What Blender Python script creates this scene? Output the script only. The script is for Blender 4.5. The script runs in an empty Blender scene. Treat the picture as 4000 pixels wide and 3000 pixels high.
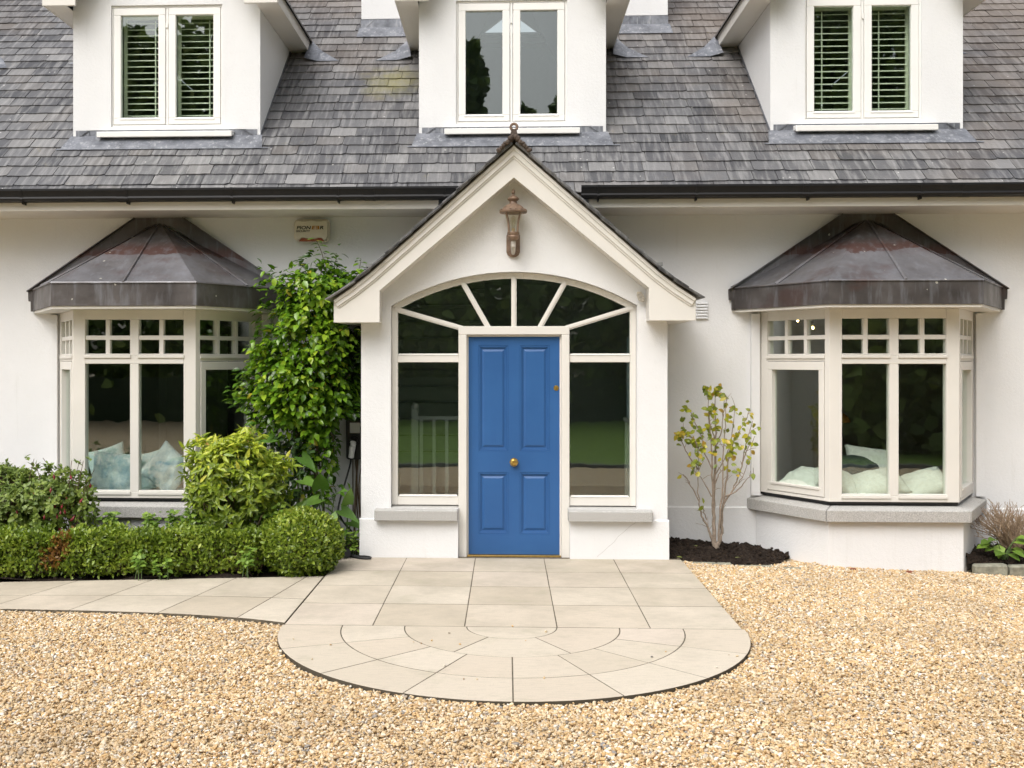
import bpy, math, random
import numpy as np
from mathutils import Vector, Matrix, Euler, Quaternion

R = math.radians
random.seed(7)
rng = np.random.default_rng(11)
S = bpy.context.scene
COL = S.collection

# ------------------------------------------------------------------ camera
cam_d = bpy.data.cameras.new('camera')
cam = bpy.data.objects.new('camera', cam_d)
COL.objects.link(cam)
cam.location = (0, 0, 1.753)
cam.rotation_euler = (R(90), 0, math.atan(.042))
cam_d.sensor_width = 36
cam_d.lens = 37.92
cam_d.shift_x = 110 / 2212
cam_d.shift_y = -50.5 / 2212
cam_d.clip_end = 2000
S.camera = cam

# ------------------------------------------------------------------ world, sun, exposure
SUN_EL, SUN_AZ = R(52), R(-150)      # azimuth measured from +Y towards +X
w = bpy.data.worlds.new('World')
S.world = w
w.use_nodes = True
nt = w.node_tree
nt.nodes.clear()
sky = nt.nodes.new('ShaderNodeTexSky')
sky.sky_type = 'NISHITA'
sky.sun_disc = False
sky.sun_elevation = SUN_EL
sky.sun_rotation = SUN_AZ
sky.dust_density = 6
sky.air_density = 1.0
sky.ozone_density = 1.0
hs = nt.nodes.new('ShaderNodeHueSaturation')
hs.inputs['Saturation'].default_value = .34
bg = nt.nodes.new('ShaderNodeBackground')
bg.inputs['Strength'].default_value = .15
out = nt.nodes.new('ShaderNodeOutputWorld')
nt.links.new(sky.outputs[0], hs.inputs['Color'])
nt.links.new(hs.outputs[0], bg.inputs['Color'])
nt.links.new(bg.outputs[0], out.inputs['Surface'])

sun_d = bpy.data.lights.new('sun', 'SUN')
sun_d.energy = 1.2
sun_d.angle = R(60)
sun_d.color = (1, .993, .982)
sun = bpy.data.objects.new('sun', sun_d)
COL.objects.link(sun)
sd = Vector((math.sin(SUN_AZ) * math.cos(SUN_EL), math.cos(SUN_AZ) * math.cos(SUN_EL), math.sin(SUN_EL)))
sun.rotation_euler = sd.to_track_quat('Z', 'Y').to_euler()
sun.location = (-6, -10, 20)

S.view_settings.view_transform = 'Standard'
S.view_settings.look = 'None'
S.view_settings.exposure = 0.33
S.view_settings.gamma = 1
S.view_settings.use_curve_mapping = False
S.render.engine = 'CYCLES'
S.cycles.max_bounces = 10
S.cycles.transparent_max_bounces = 24


# ------------------------------------------------------------------ material helpers
class NT:
    def __init__(s, name):
        s.m = bpy.data.materials.new(name)
        s.m.use_nodes = True
        s.t = s.m.node_tree
        s.t.nodes.clear()
        s.out = s.n('ShaderNodeOutputMaterial')
        s._pos = None

    def n(s, t, **kw):
        x = s.t.nodes.new(t)
        for k, v in kw.items():
            setattr(x, k, v)
        return x

    def l(s, a, b):
        s.t.links.new(a, b)

    def put(s, sock, v):
        if isinstance(v, bpy.types.NodeSocket):
            s.l(v, sock)
        elif isinstance(v, (tuple, list)) and sock.type == 'RGBA' and len(v) == 3:
            sock.default_value = (*v, 1)
        else:
            sock.default_value = v

    @property
    def pos(s):
        if s._pos is None:
            s._pos = s.n('ShaderNodeNewGeometry').outputs['Position']
        return s._pos

    def scale(s, vec, sc):
        m = s.n('ShaderNodeVectorMath', operation='MULTIPLY')
        s.l(vec, m.inputs[0])
        m.inputs[1].default_value = sc
        return m.outputs[0]

    def noise(s, sc, detail=4, rough=.55, vec=None, dist=0):
        x = s.n('ShaderNodeTexNoise')
        s.l(vec if vec is not None else s.pos, x.inputs['Vector'])
        x.inputs['Scale'].default_value = sc
        x.inputs['Detail'].default_value = detail
        x.inputs['Roughness'].default_value = rough
        x.inputs['Distortion'].default_value = dist
        return x.outputs['Fac']

    def voro(s, sc, vec=None, out='Distance', feature='F1'):
        x = s.n('ShaderNodeTexVoronoi', feature=feature)
        s.l(vec if vec is not None else s.pos, x.inputs['Vector'])
        x.inputs['Scale'].default_value = sc
        return x.outputs[out]

    def ramp(s, f, stops, interp='LINEAR'):
        x = s.n('ShaderNodeValToRGB')
        s.l(f, x.inputs[0])
        r = x.color_ramp
        r.interpolation = interp
        while len(r.elements) < len(stops):
            r.elements.new(.5)
        for e, (p, c) in zip(r.elements, stops):
            e.position = p
            e.color = (*c, 1) if not isinstance(c, (int, float)) else (c, c, c, 1)
        return x.outputs[0]

    def mix(s, f, a, b, mode='MIX'):
        x = s.n('ShaderNodeMix', data_type='RGBA', blend_type=mode)
        s.put(x.inputs[0], f)
        s.put(x.inputs[6], a)
        s.put(x.inputs[7], b)
        return x.outputs[2]

    def math(s, op, a, b=0, clamp=False):
        x = s.n('ShaderNodeMath', operation=op, use_clamp=clamp)
        s.put(x.inputs[0], a)
        s.put(x.inputs[1], b)
        return x.outputs[0]

    def attr(s, name, typ='GEOMETRY'):
        return s.n('ShaderNodeAttribute', attribute_name=name, attribute_type=typ)

    def xyz(s):
        x = s.n('ShaderNodeSeparateXYZ')
        s.l(s.pos, x.inputs[0])
        return x.outputs

    def bump(s, h, strength=.3, dist=.01, normal=None):
        b = s.n('ShaderNodeBump')
        b.inputs['Strength'].default_value = strength
        b.inputs['Distance'].default_value = dist
        s.l(h, b.inputs['Height'])
        if normal is not None:
            s.l(normal, b.inputs['Normal'])
        return b.outputs[0]

    def bsdf(s, color, rough=.6, metal=0, normal=None, spec=.5, **kw):
        b = s.n('ShaderNodeBsdfPrincipled')
        s.put(b.inputs['Base Color'], color)
        s.put(b.inputs['Roughness'], rough)
        b.inputs['Metallic'].default_value = metal
        b.inputs['Specular IOR Level'].default_value = spec
        if normal is not None:
            s.l(normal, b.inputs['Normal'])
        for k, v in kw.items():
            s.put(b.inputs[k], v)
        return b.outputs[0]

    def done(s, sh):
        s.l(sh, s.out.inputs['Surface'])
        return s.m


def m_render():
    t = NT('white_render')
    a = t.noise(1.3, 3)
    c = t.ramp(a, [(.3, (.76, .762, .762)), (.7, (.81, .812, .815))])
    f = t.noise(14, 5, .7)
    c = t.mix(t.ramp(f, [(.55, 0.), (.8, .12)]), c, (.62, .60, .56))
    dr = t.noise(1.2, 5, .65, vec=t.scale(t.pos, (11, 11, .9)))
    c = t.mix(t.ramp(dr, [(.6, 0.), (.78, .16)]), c, (.50, .49, .44))
    blot = t.noise(3.2, 6, .75)
    c = t.mix(t.ramp(blot, [(.62, 0.), (.8, .14)]), c, (.52, .50, .42))
    h = t.math('ADD', t.math('MULTIPLY', t.noise(160, 3, .6), .6), t.math('MULTIPLY', t.noise(40, 3), .8))
    return t.done(t.bsdf(c, .85, normal=t.bump(h, .55, .006), spec=.2))


def m_trim(name='cream_paint', col=(.70, .675, .625)):
    t = NT(name)
    a = t.noise(3, 4)
    c = t.mix(t.ramp(a, [(.3, 0.), (.75, 1.)]), col, tuple(x * 1.06 for x in col))
    g = t.noise(25, 6, .75)
    c = t.mix(t.ramp(g, [(.62, 0.), (.8, .22)]), c, (.42, .37, .29))
    vec = t.scale(t.pos, (40, 40, 6))
    return t.done(t.bsdf(c, .42, normal=t.bump(t.noise(3, 3, vec=vec), .12, .003), spec=.4))


def m_slate():
    t = NT('roof_slate')
    oi = t.n('ShaderNodeObjectInfo')
    r = t.math('FRACT', t.math('ADD', t.attr('tint').outputs['Fac'], oi.outputs['Random']))
    base = t.ramp(r, [(0, (.052, .053, .058)), (.25, (.098, .098, .104)), (.5, (.135, .135, .139)), (.72, (.080, .080, .086)), (.86, (.225, .222, .222)), (1, (.12, .112, .108))])
    # streaks that run down the slope
    vec = t.scale(t.pos, (16, 1.6, 1.6))
    st = t.noise(1.5, 5, .6, vec=vec)
    c = t.mix(t.ramp(st, [(.46, 0.), (.70, .72)]), base, (.31, .305, .30))
    st2 = t.noise(1.1, 4, .6, vec=t.scale(t.pos, (22, 2.2, 2.2)))
    c = t.mix(t.ramp(st2, [(.55, 0.), (.75, .5)]), c, (.06, .058, .06))
    # brown weathering, stronger up the slope and on the right
    x, y, z = t.xyz()
    up = t.math('ADD', t.math('MULTIPLY', t.math('SUBTRACT', z, 4.0), .13), t.math('MULTIPLY', t.math('SUBTRACT', x, 2.0), .035))
    br = t.math('ADD', t.noise(.9, 5, .65), up)
    c = t.mix(t.ramp(br, [(.47, 0.), (.85, .6)]), c, (.195, .155, .122))
    rust = t.noise(3.4, 6, .7)
    c = t.mix(t.ramp(rust, [(.66, 0.), (.76, .4)]), c, (.21, .125, .08))
    # yellow-green lichen patch by the middle dormer and thin specks of it elsewhere
    d = t.n('ShaderNodeVectorMath', operation='DISTANCE')
    t.l(t.pos, d.inputs[0])
    d.inputs[1].default_value = (-1.20, 11.5, 4.76)
    pm = t.math('ADD', t.math('MULTIPLY', d.outputs['Value'], -1.7), t.math('MULTIPLY', t.noise(5, 6, .75), 1.75))
    c = t.mix(t.ramp(pm, [(.2, 0.), (.8, .55)]), c, (.26, .235, .055))
    li = t.noise(7.3, 6, .75)
    c = t.mix(t.ramp(li, [(.63, 0.), (.74, .45)]), c, (.23, .19, .07))
    sp = t.voro(17)
    sp2 = t.voro(17, out='Color')
    keep = t.math('GREATER_THAN', t.n('ShaderNodeSeparateColor').outputs[0], .93)
    sc = keep.node.inputs[0].links[0].from_node
    t.l(sp2, sc.inputs[0])
    spot = t.math('MULTIPLY', t.math('LESS_THAN', t.math('ADD', sp, t.math('MULTIPLY', t.noise(60), .12)), .20), keep)
    c = t.mix(t.math('MULTIPLY', spot, .85), c, (.62, .61, .58))
    h = t.math('ADD', t.noise(26, 5, .65), t.math('MULTIPLY', t.noise(120, 3), .35))
    rr = t.ramp(t.noise(5, 3), [(.3, .38), (.7, .6)])
    return t.done(t.bsdf(c, rr, normal=t.bump(h, .5, .006), spec=.45))


def m_copper():
    t = NT('weathered_copper')
    x, y, z = t.xyz()
    base = t.ramp(t.noise(2.2, 5, .6), [(.3, (.055, .048, .046)), (.55, (.105, .094, .090)), (.75, (.18, .172, .178))])
    band = t.math('ABSOLUTE', t.math('SUBTRACT', t.math('ADD', z, t.math('MULTIPLY', t.noise(5, 3), .10)), 2.83))
    c = t.mix(t.ramp(band, [(.03, .75), (.10, 0.)]), base, (.095, .040, .032))
    # blue-grey tone on the lower half of the panels
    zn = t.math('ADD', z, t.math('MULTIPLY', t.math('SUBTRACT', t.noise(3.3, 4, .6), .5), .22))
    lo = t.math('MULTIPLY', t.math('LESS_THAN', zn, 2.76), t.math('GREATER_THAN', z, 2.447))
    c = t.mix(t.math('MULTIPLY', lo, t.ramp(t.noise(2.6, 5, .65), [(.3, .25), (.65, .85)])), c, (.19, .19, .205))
    red = t.noise(1.5, 4, .6, vec=t.scale(t.pos, (1.0, 1.0, 1.6)))
    c = t.mix(t.ramp(red, [(.57, 0.), (.67, .5)]), c, (.080, .038, .031))
    st = t.noise(1.4, 4, .6, vec=t.scale(t.pos, (13, 9, 2)))
    c = t.mix(t.ramp(st, [(.5, 0.), (.72, .55)]), c, (.21, .215, .235))
    v = t.voro(13)
    vc = t.n('ShaderNodeSeparateColor')
    t.l(t.voro(13, out='Color'), vc.inputs[0])
    keep = t.math('GREATER_THAN', vc.outputs[0], .90)
    spot = t.math('MULTIPLY', t.math('LESS_THAN', t.math('ADD', v, t.math('MULTIPLY', t.noise(45, 3), .3)), .28), keep)
    c = t.mix(t.math('MULTIPLY', spot, .8), c, (.55, .53, .46))
    h = t.noise(5, 3)
    return t.done(t.bsdf(c, t.ramp(t.noise(4, 4), [(.3, .34), (.7, .58)]), .35, t.bump(h, .25, .02), spec=.5))


def m_lead():
    t = NT('lead_sheet')
    c = t.ramp(t.noise(6, 6, .7), [(.25, (.07, .075, .09)), (.5, (.18, .19, .215)), (.8, (.34, .35, .38))])
    st = t.noise(1.4, 4, .6, vec=t.scale(t.pos, (20, 20, 3)))
    c = t.mix(t.ramp(st, [(.55, 0.), (.7, .5)]), c, (.55, .56, .57))
    return t.done(t.bsdf(c, .45, .3, t.bump(t.noise(9, 4), .5, .015)))


def m_plain(name, col, rough=.5, metal=0, var=.08, sc=20, bump=.15, bsc=60, spec=.5):
    t = NT(name)
    a = t.noise(sc, 5, .65)
    c = t.mix(t.ramp(a, [(.3, 0.), (.7, 1.)]), tuple(x * (1 - var) for x in col), tuple(min(1, x * (1 + var)) for x in col))
    return t.done(t.bsdf(c, rough, metal, t.bump(t.noise(bsc, 3), bump, .004), spec=spec))


def m_granite():
    t = NT('granite')
    c = t.ramp(t.noise(150, 3, .8), [(.3, (.16, .155, .145)), (.5, (.45, .44, .42)), (.7, (.66, .65, .62))])
    c = t.mix(t.ramp(t.noise(9, 5, .7), [(.5, 0.), (.8, .4)]), c, (.33, .31, .26))
    return t.done(t.bsdf(c, .75, normal=t.bump(t.noise(150, 3), .5, .004), spec=.3))


def m_paving():
    t = NT('paving_stone')
    oi = t.n('ShaderNodeObjectInfo')
    c = t.ramp(oi.outputs['Random'], [(0, (.56, .485, .38)), (.35, (.65, .58, .475)), (.7, (.61, .53, .425)), (1, (.66, .575, .49))])
    x, y, z = t.xyz()
    # lichen-dark weathering on the sheltered slabs near the door
    near = t.math('MULTIPLY', t.math('SUBTRACT', y, 7.6), .12)
    d = t.math('ADD', t.noise(2.2, 6, .7), near)
    c = t.mix(t.ramp(d, [(.40, 0.), (.85, .7)]), c, (.33, .29, .22))
    g = t.noise(2.4, 5, .7, vec=t.scale(t.pos, (4, 26, 4)))
    c = t.mix(t.ramp(g, [(.48, 0.), (.75, .5)]), c, (.37, .33, .265))
    p = t.noise(120, 3, .7)
    c = t.mix(t.ramp(p, [(.52, 0.), (.72, .5)]), c, (.36, .32, .26))
    gr = t.noise(3.1, 5, .7)
    c = t.mix(t.ramp(gr, [(.56, 0.), (.75, .4)]), c, (.36, .34, .23))
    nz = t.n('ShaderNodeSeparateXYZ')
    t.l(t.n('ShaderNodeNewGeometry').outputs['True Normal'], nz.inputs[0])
    c = t.mix(t.math('LESS_THAN', nz.outputs[2], .35), c, (.085, .072, .052))  # upright sides coloured dark for edge dirt and the shadow line there
    return t.done(t.bsdf(c, .8, normal=t.bump(t.noise(90, 4, .7), .4, .004), spec=.25))


GRAVEL_STOPS = [(0, (.50, .35, .18)), (.10, (.64, .46, .25)), (.22, (.71, .55, .34)), (.34, (.66, .44, .20)), (.46, (.76, .63, .44)), (.57, (.58, .39, .20)),
                (.66, (.80, .70, .54)), (.73, (.70, .53, .32)), (.80, (.50, .43, .35)), (.85, (.38, .23, .12)), (.89, (.86, .81, .72)), (.955, (.25, .24, .23)), (.98, (.60, .40, .22))]


def m_pebble():
    t = NT('pebbles')
    a = t.attr('tint', 'INSTANCER').outputs['Fac']
    c = t.ramp(a, GRAVEL_STOPS, 'CONSTANT')
    s = t.noise(90, 4, .7)
    c = t.mix(t.ramp(s, [(.45, 0.), (.8, .3)]), c, (.55, .40, .23))
    # large faint damp or dusty patches of the drive
    b = t.noise(.75, 5, .65)
    c = t.mix(t.ramp(b, [(.47, 0.), (.70, .55)]), c, (.36, .265, .16))
    b2 = t.noise(1.7, 5, .7)
    c = t.mix(t.ramp(b2, [(.55, 0.), (.75, .3)]), c, (.42, .34, .25))
    return t.done(t.bsdf(c, .55, normal=t.bump(t.noise(150, 2), .2, .003), spec=.4))


def m_gravelbed():
    t = NT('gravel_bed')
    cc = t.n('ShaderNodeSeparateColor')
    t.l(t.voro(55, out='Color'), cc.inputs[0])
    c = t.ramp(cc.outputs[0], [(p, tuple(x * .95 for x in q)) for p, q in GRAVEL_STOPS], 'CONSTANT')
    return t.done(t.bsdf(c, .8, normal=t.bump(t.voro(55), .9, .02), spec=.3))


def m_leaf(name, stops, rough=.35, trans=.22, spec=.5):
    t = NT(name)
    oi = t.n('ShaderNodeObjectInfo')
    a = t.math('FRACT', t.math('ADD', t.attr('tint').outputs['Fac'], t.attr('shift', 'OBJECT').outputs['Fac']))
    c = t.ramp(a, stops)
    c = t.mix(t.ramp(t.noise(60, 3), [(.4, 0.), (.8, .25)]), c, tuple(min(1, x * 1.5) for x in stops[len(stops) // 2][1]))
    b = t.bsdf(c, rough, spec=spec)
    tr = t.n('ShaderNodeBsdfTranslucent')
    t.l(t.mix(1., c, (1.0, 1.15, .55), 'MULTIPLY'), tr.inputs[0])
    mx = t.n('ShaderNodeMixShader')
    mx.inputs[0].default_value = trans
    t.l(b, mx.inputs[1])
    t.l(tr.outputs[0], mx.inputs[2])
    return t.done(mx.outputs[0])


def m_glass(name='window_glass', f0=.12, wave=.012, tint=(.93, .97, .94)):
    t = NT(name)
    lw = t.n('ShaderNodeLayerWeight')
    lw.inputs[0].default_value = .5
    f = t.math('ADD', t.math('MULTIPLY', t.math('POWER', lw.outputs['Facing'], 5), 1 - f0), f0, clamp=True)
    tr = t.n('ShaderNodeBsdfTransparent')
    tr.inputs[0].default_value = (*tint, 1)
    gl = t.n('ShaderNodeBsdfGlossy')
    gl.inputs['Roughness'].default_value = 0.0
    gl.inputs['Color'].default_value = (.95, .98, .97, 1)
    t.l(t.bump(t.noise(4, 2), wave * 8, .004), gl.inputs['Normal'])
    mx = t.n('ShaderNodeMixShader')
    t.l(f, mx.inputs[0])
    t.l(tr.outputs[0], mx.inputs[1])
    t.l(gl.outputs[0], mx.inputs[2])
    return t.done(mx.outputs[0])


def m_emit(name, col, s):
    t = NT(name)
    e = t.n('ShaderNodeEmission')
    e.inputs[0].default_value = (*col, 1)
    e.inputs[1].default_value = s
    return t.done(e.outputs[0])


def m_door():
    t = NT('blue_door_paint')
    c = t.mix(t.ramp(t.noise(2.5, 4), [(.3, 0.), (.7, 1.)]), (.024, .096, .268), (.030, .114, .305))
    sc = t.noise(40, 6, .8)
    c = t.mix(t.ramp(sc, [(.66, 0.), (.8, .3)]), c, (.10, .20, .40))
    sc2 = t.noise(2, 6, .75, vec=t.scale(t.pos, (9, 9, 1.2)))
    c = t.mix(t.ramp(sc2, [(.55, 0.), (.8, .4)]), c, (.018, .080, .24))
    return t.done(t.bsdf(c, .38, normal=t.bump(t.noise(3, 4, vec=t.scale(t.pos, (60, 60, 8))), .12, .003), spec=.45))


def m_soil():
    t = NT('dark_soil')
    c = t.ramp(t.noise(45, 6, .75), [(.35, (.012, .009, .007)), (.55, (.042, .029, .021)), (.72, (.13, .085, .055))])
    return t.done(t.bsdf(c, .95, normal=t.bump(t.noise(60, 6, .8), 1, .03), spec=.2))


def m_cushion(name, a, b, sc=14):
    t = NT(name)
    c = t.ramp(t.noise(sc, 5, .65), [(.35, a), (.65, b)])
    return t.done(t.bsdf(c, .9, normal=t.bump(t.noise(90, 4), .5, .006), spec=.15))


M = dict(
    wall=m_render(), trim=m_trim(), trim2=m_trim('white_frame_paint', (.81, .80, .77)), slate=m_slate(), copper=m_copper(), lead=m_lead(),
    gutter=m_plain('black_gutter_plastic', (.009, .009, .010), .48, 0, .2, 8, .05, 60, .3),
    granite=m_granite(), paving=m_paving(), pebble=m_pebble(), bed=m_gravelbed(), glass=m_glass(),
    lampglass=m_glass('lamp_glass', .05, .004, (.96, .96, .92)),
    door=m_door(), soil=m_soil(),
    brass=m_plain('brass', (.60, .38, .10), .3, .9, .2, 50, .1),
    bronze=m_plain('bronze', (.215, .145, .10), .5, .25, .35, 28, .4, 90),
    worn=m_plain('worn_silver_paint', (.50, .46, .40), .45, .3, .4, 60, .3),
    black=m_plain('black_plastic', (.014, .014, .016), .4, 0, .1),
    rubber=m_plain('black_cable', (.020, .020, .022), .55, 0, .1),
    white=m_plain('white_plastic', (.88, .88, .87), .35, 0, .03),
    ivory=m_plain('ivory_plastic', (.70, .64, .53), .45, 0, .05),
    orange=m_plain('amber_plastic', (.30, .06, .012), .35, 0, .1),
    ink=m_plain('black_ink', (.012, .014, .012), .6, 0, .02),
    inkorange=m_plain('orange_ink', (.42, .17, .02), .6, 0, .04),
    mortar=m_plain('mortar', (.13, .11, .08), .95, 0, .5, 25, .5, 90, .2),
    inwall=m_plain('interior_wall', (.66, .66, .69), .9, 0, .03),
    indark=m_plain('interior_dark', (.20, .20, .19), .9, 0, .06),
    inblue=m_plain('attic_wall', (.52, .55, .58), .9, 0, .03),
    wood=m_plain('dark_wood', (.10, .055, .03), .5, 0, .3, 12),
    panel=m_plain('green_grey_paint', (.42, .45, .41), .6, 0, .05),
    inwhite=m_plain('interior_white', (.72, .74, .72), .6, 0, .03),
    shutter=m_plain('pale_green_shutter', (.78, .81, .66), .5, 0, .05),
    clay=m_plain('weathered_clay', (.085, .062, .048), .9, 0, .6, 40, .9, 45),
    bark=m_plain('grey_bark', (.30, .24, .185), .85, 0, .3, 40, .7, 90),
    stem=m_plain('brown_stem', (.12, .085, .05), .85, 0, .4, 40, .6, 90),
    greenstem=m_plain('green_stem', (.10, .16, .05), .6, 0, .3, 30),
    twig=m_plain('dry_twig', (.34, .25, .17), .85, 0, .3, 50),
    crack=m_plain('plaster_crack', (.36, .34, .31), .9, 0, .1),
    brick=m_plain('brick_red', (.22, .07, .04), .9, 0, .3, 40, .6),
    kerb=m_plain('mossy_stone', (.26, .255, .20), .9, 0, .35, 18, .8, 60, .2),
    kerb2=m_plain('grey_kerb', (.16, .16, .155), .9, 0, .2, 18, .6, 60, .2),
    grass=m_plain('grass', (.14, .23, .035), .9, 0, .35, 5, 1, 220, .2),
    earth=m_plain('earth', (.16, .13, .08), .95, 0, .3, 2),
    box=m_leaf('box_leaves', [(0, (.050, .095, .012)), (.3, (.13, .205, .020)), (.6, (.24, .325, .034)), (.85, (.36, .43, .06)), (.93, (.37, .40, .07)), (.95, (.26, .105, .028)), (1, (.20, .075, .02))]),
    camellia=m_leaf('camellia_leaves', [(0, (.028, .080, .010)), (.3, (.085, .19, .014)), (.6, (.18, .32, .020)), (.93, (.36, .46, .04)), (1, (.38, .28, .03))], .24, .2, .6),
    ivy=m_leaf('ivy_leaves', [(0, (.016, .040, .014)), (.6, (.045, .09, .028)), (1, (.10, .17, .06))], .3, .1),
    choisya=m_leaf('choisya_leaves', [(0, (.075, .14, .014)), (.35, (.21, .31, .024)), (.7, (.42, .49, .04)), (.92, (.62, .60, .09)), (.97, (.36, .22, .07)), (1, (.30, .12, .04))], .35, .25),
    fuchsia=m_leaf('fuchsia_leaves', [(0, (.07, .12, .024)), (.4, (.16, .235, .042)), (.8, (.27, .34, .07)), (.95, (.36, .40, .10)), (1, (.25, .12, .05))], .45),
    nettle=m_leaf('nettle_leaves', [(0, (.09, .17, .022)), (.5, (.19, .31, .04)), (1, (.30, .42, .07))], .5),
    arum=m_leaf('arum_leaves', [(0, (.065, .15, .025)), (.5, (.13, .25, .04)), (1, (.21, .34, .06))], .4),
    yellow=m_leaf('yellowing_leaves', [(0, (.11, .17, .02)), (.35, (.22, .28, .022)), (.6, (.40, .41, .03)), (.75, (.55, .46, .04)), (.9, (.48, .28, .05)), (1, (.13, .18, .02))], .35, .25),
    wood_far=m_leaf('woodland_leaves', [(0, (.03, .055, .015)), (.4, (.10, .17, .04)), (.8, (.26, .35, .09)), (1, (.45, .50, .18))], .6, .15, .2),
    berry=m_plain('red_flower', (.22, .02, .03), .5, 0, .3),
    bluecush=m_cushion('blue_cushion_fabric', (.30, .42, .52), (.70, .74, .76), 9),
    paleblue=m_cushion('pale_cushion_fabric', (.50, .62, .66), (.60, .68, .70), 25),
    fluffy=m_cushion('white_fleece', (.74, .74, .69), (.84, .84, .80), 30),
    darkcush=m_cushion('dark_fabric', (.03, .04, .045), (.06, .07, .075)),
    amber=m_plain('amber_shade', (.50, .24, .06), .5, 0, .1),
    filament=m_emit('lamp_filament', (1, .62, .25), 25),
    bulbwire=m_plain('bulb_wire', (.55, .42, .26), .4, .5),
)


# ------------------------------------------------------------------ mesh helpers
def wloc(o):
    v = Vector((0, 0, 0))
    while o is not None:
        v += o.location
        o = o.parent
    return v


def tag(o, label=None, cat=None, group=None, kind=None):
    if label: o['label'] = label
    if cat: o['category'] = cat
    if group: o['group'] = group
    if kind: o['kind'] = kind
    return o


def empty(name, loc, label=None, cat=None, group=None, kind=None, parent=None):
    o = bpy.data.objects.new(name, None)
    COL.objects.link(o)
    o.empty_display_size = .1
    o.location = Vector(loc) - (wloc(parent) if parent else Vector((0, 0, 0)))
    o.parent = parent
    return tag(o, label, cat, group, kind)


def link(name, me, parent=None, loc=None, rot=None, scale=None):
    o = bpy.data.objects.new(name, me)
    COL.objects.link(o)
    o.parent = parent
    if loc is not None:
        o.location = Vector(loc) - (wloc(parent) if parent else Vector((0, 0, 0)))
    if rot is not None:
        if isinstance(rot, Quaternion):
            o.rotation_mode = 'QUATERNION'
            o.rotation_quaternion = rot
        else:
            o.rotation_euler = rot
    if scale is not None:
        o.scale = scale
    return o


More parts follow.
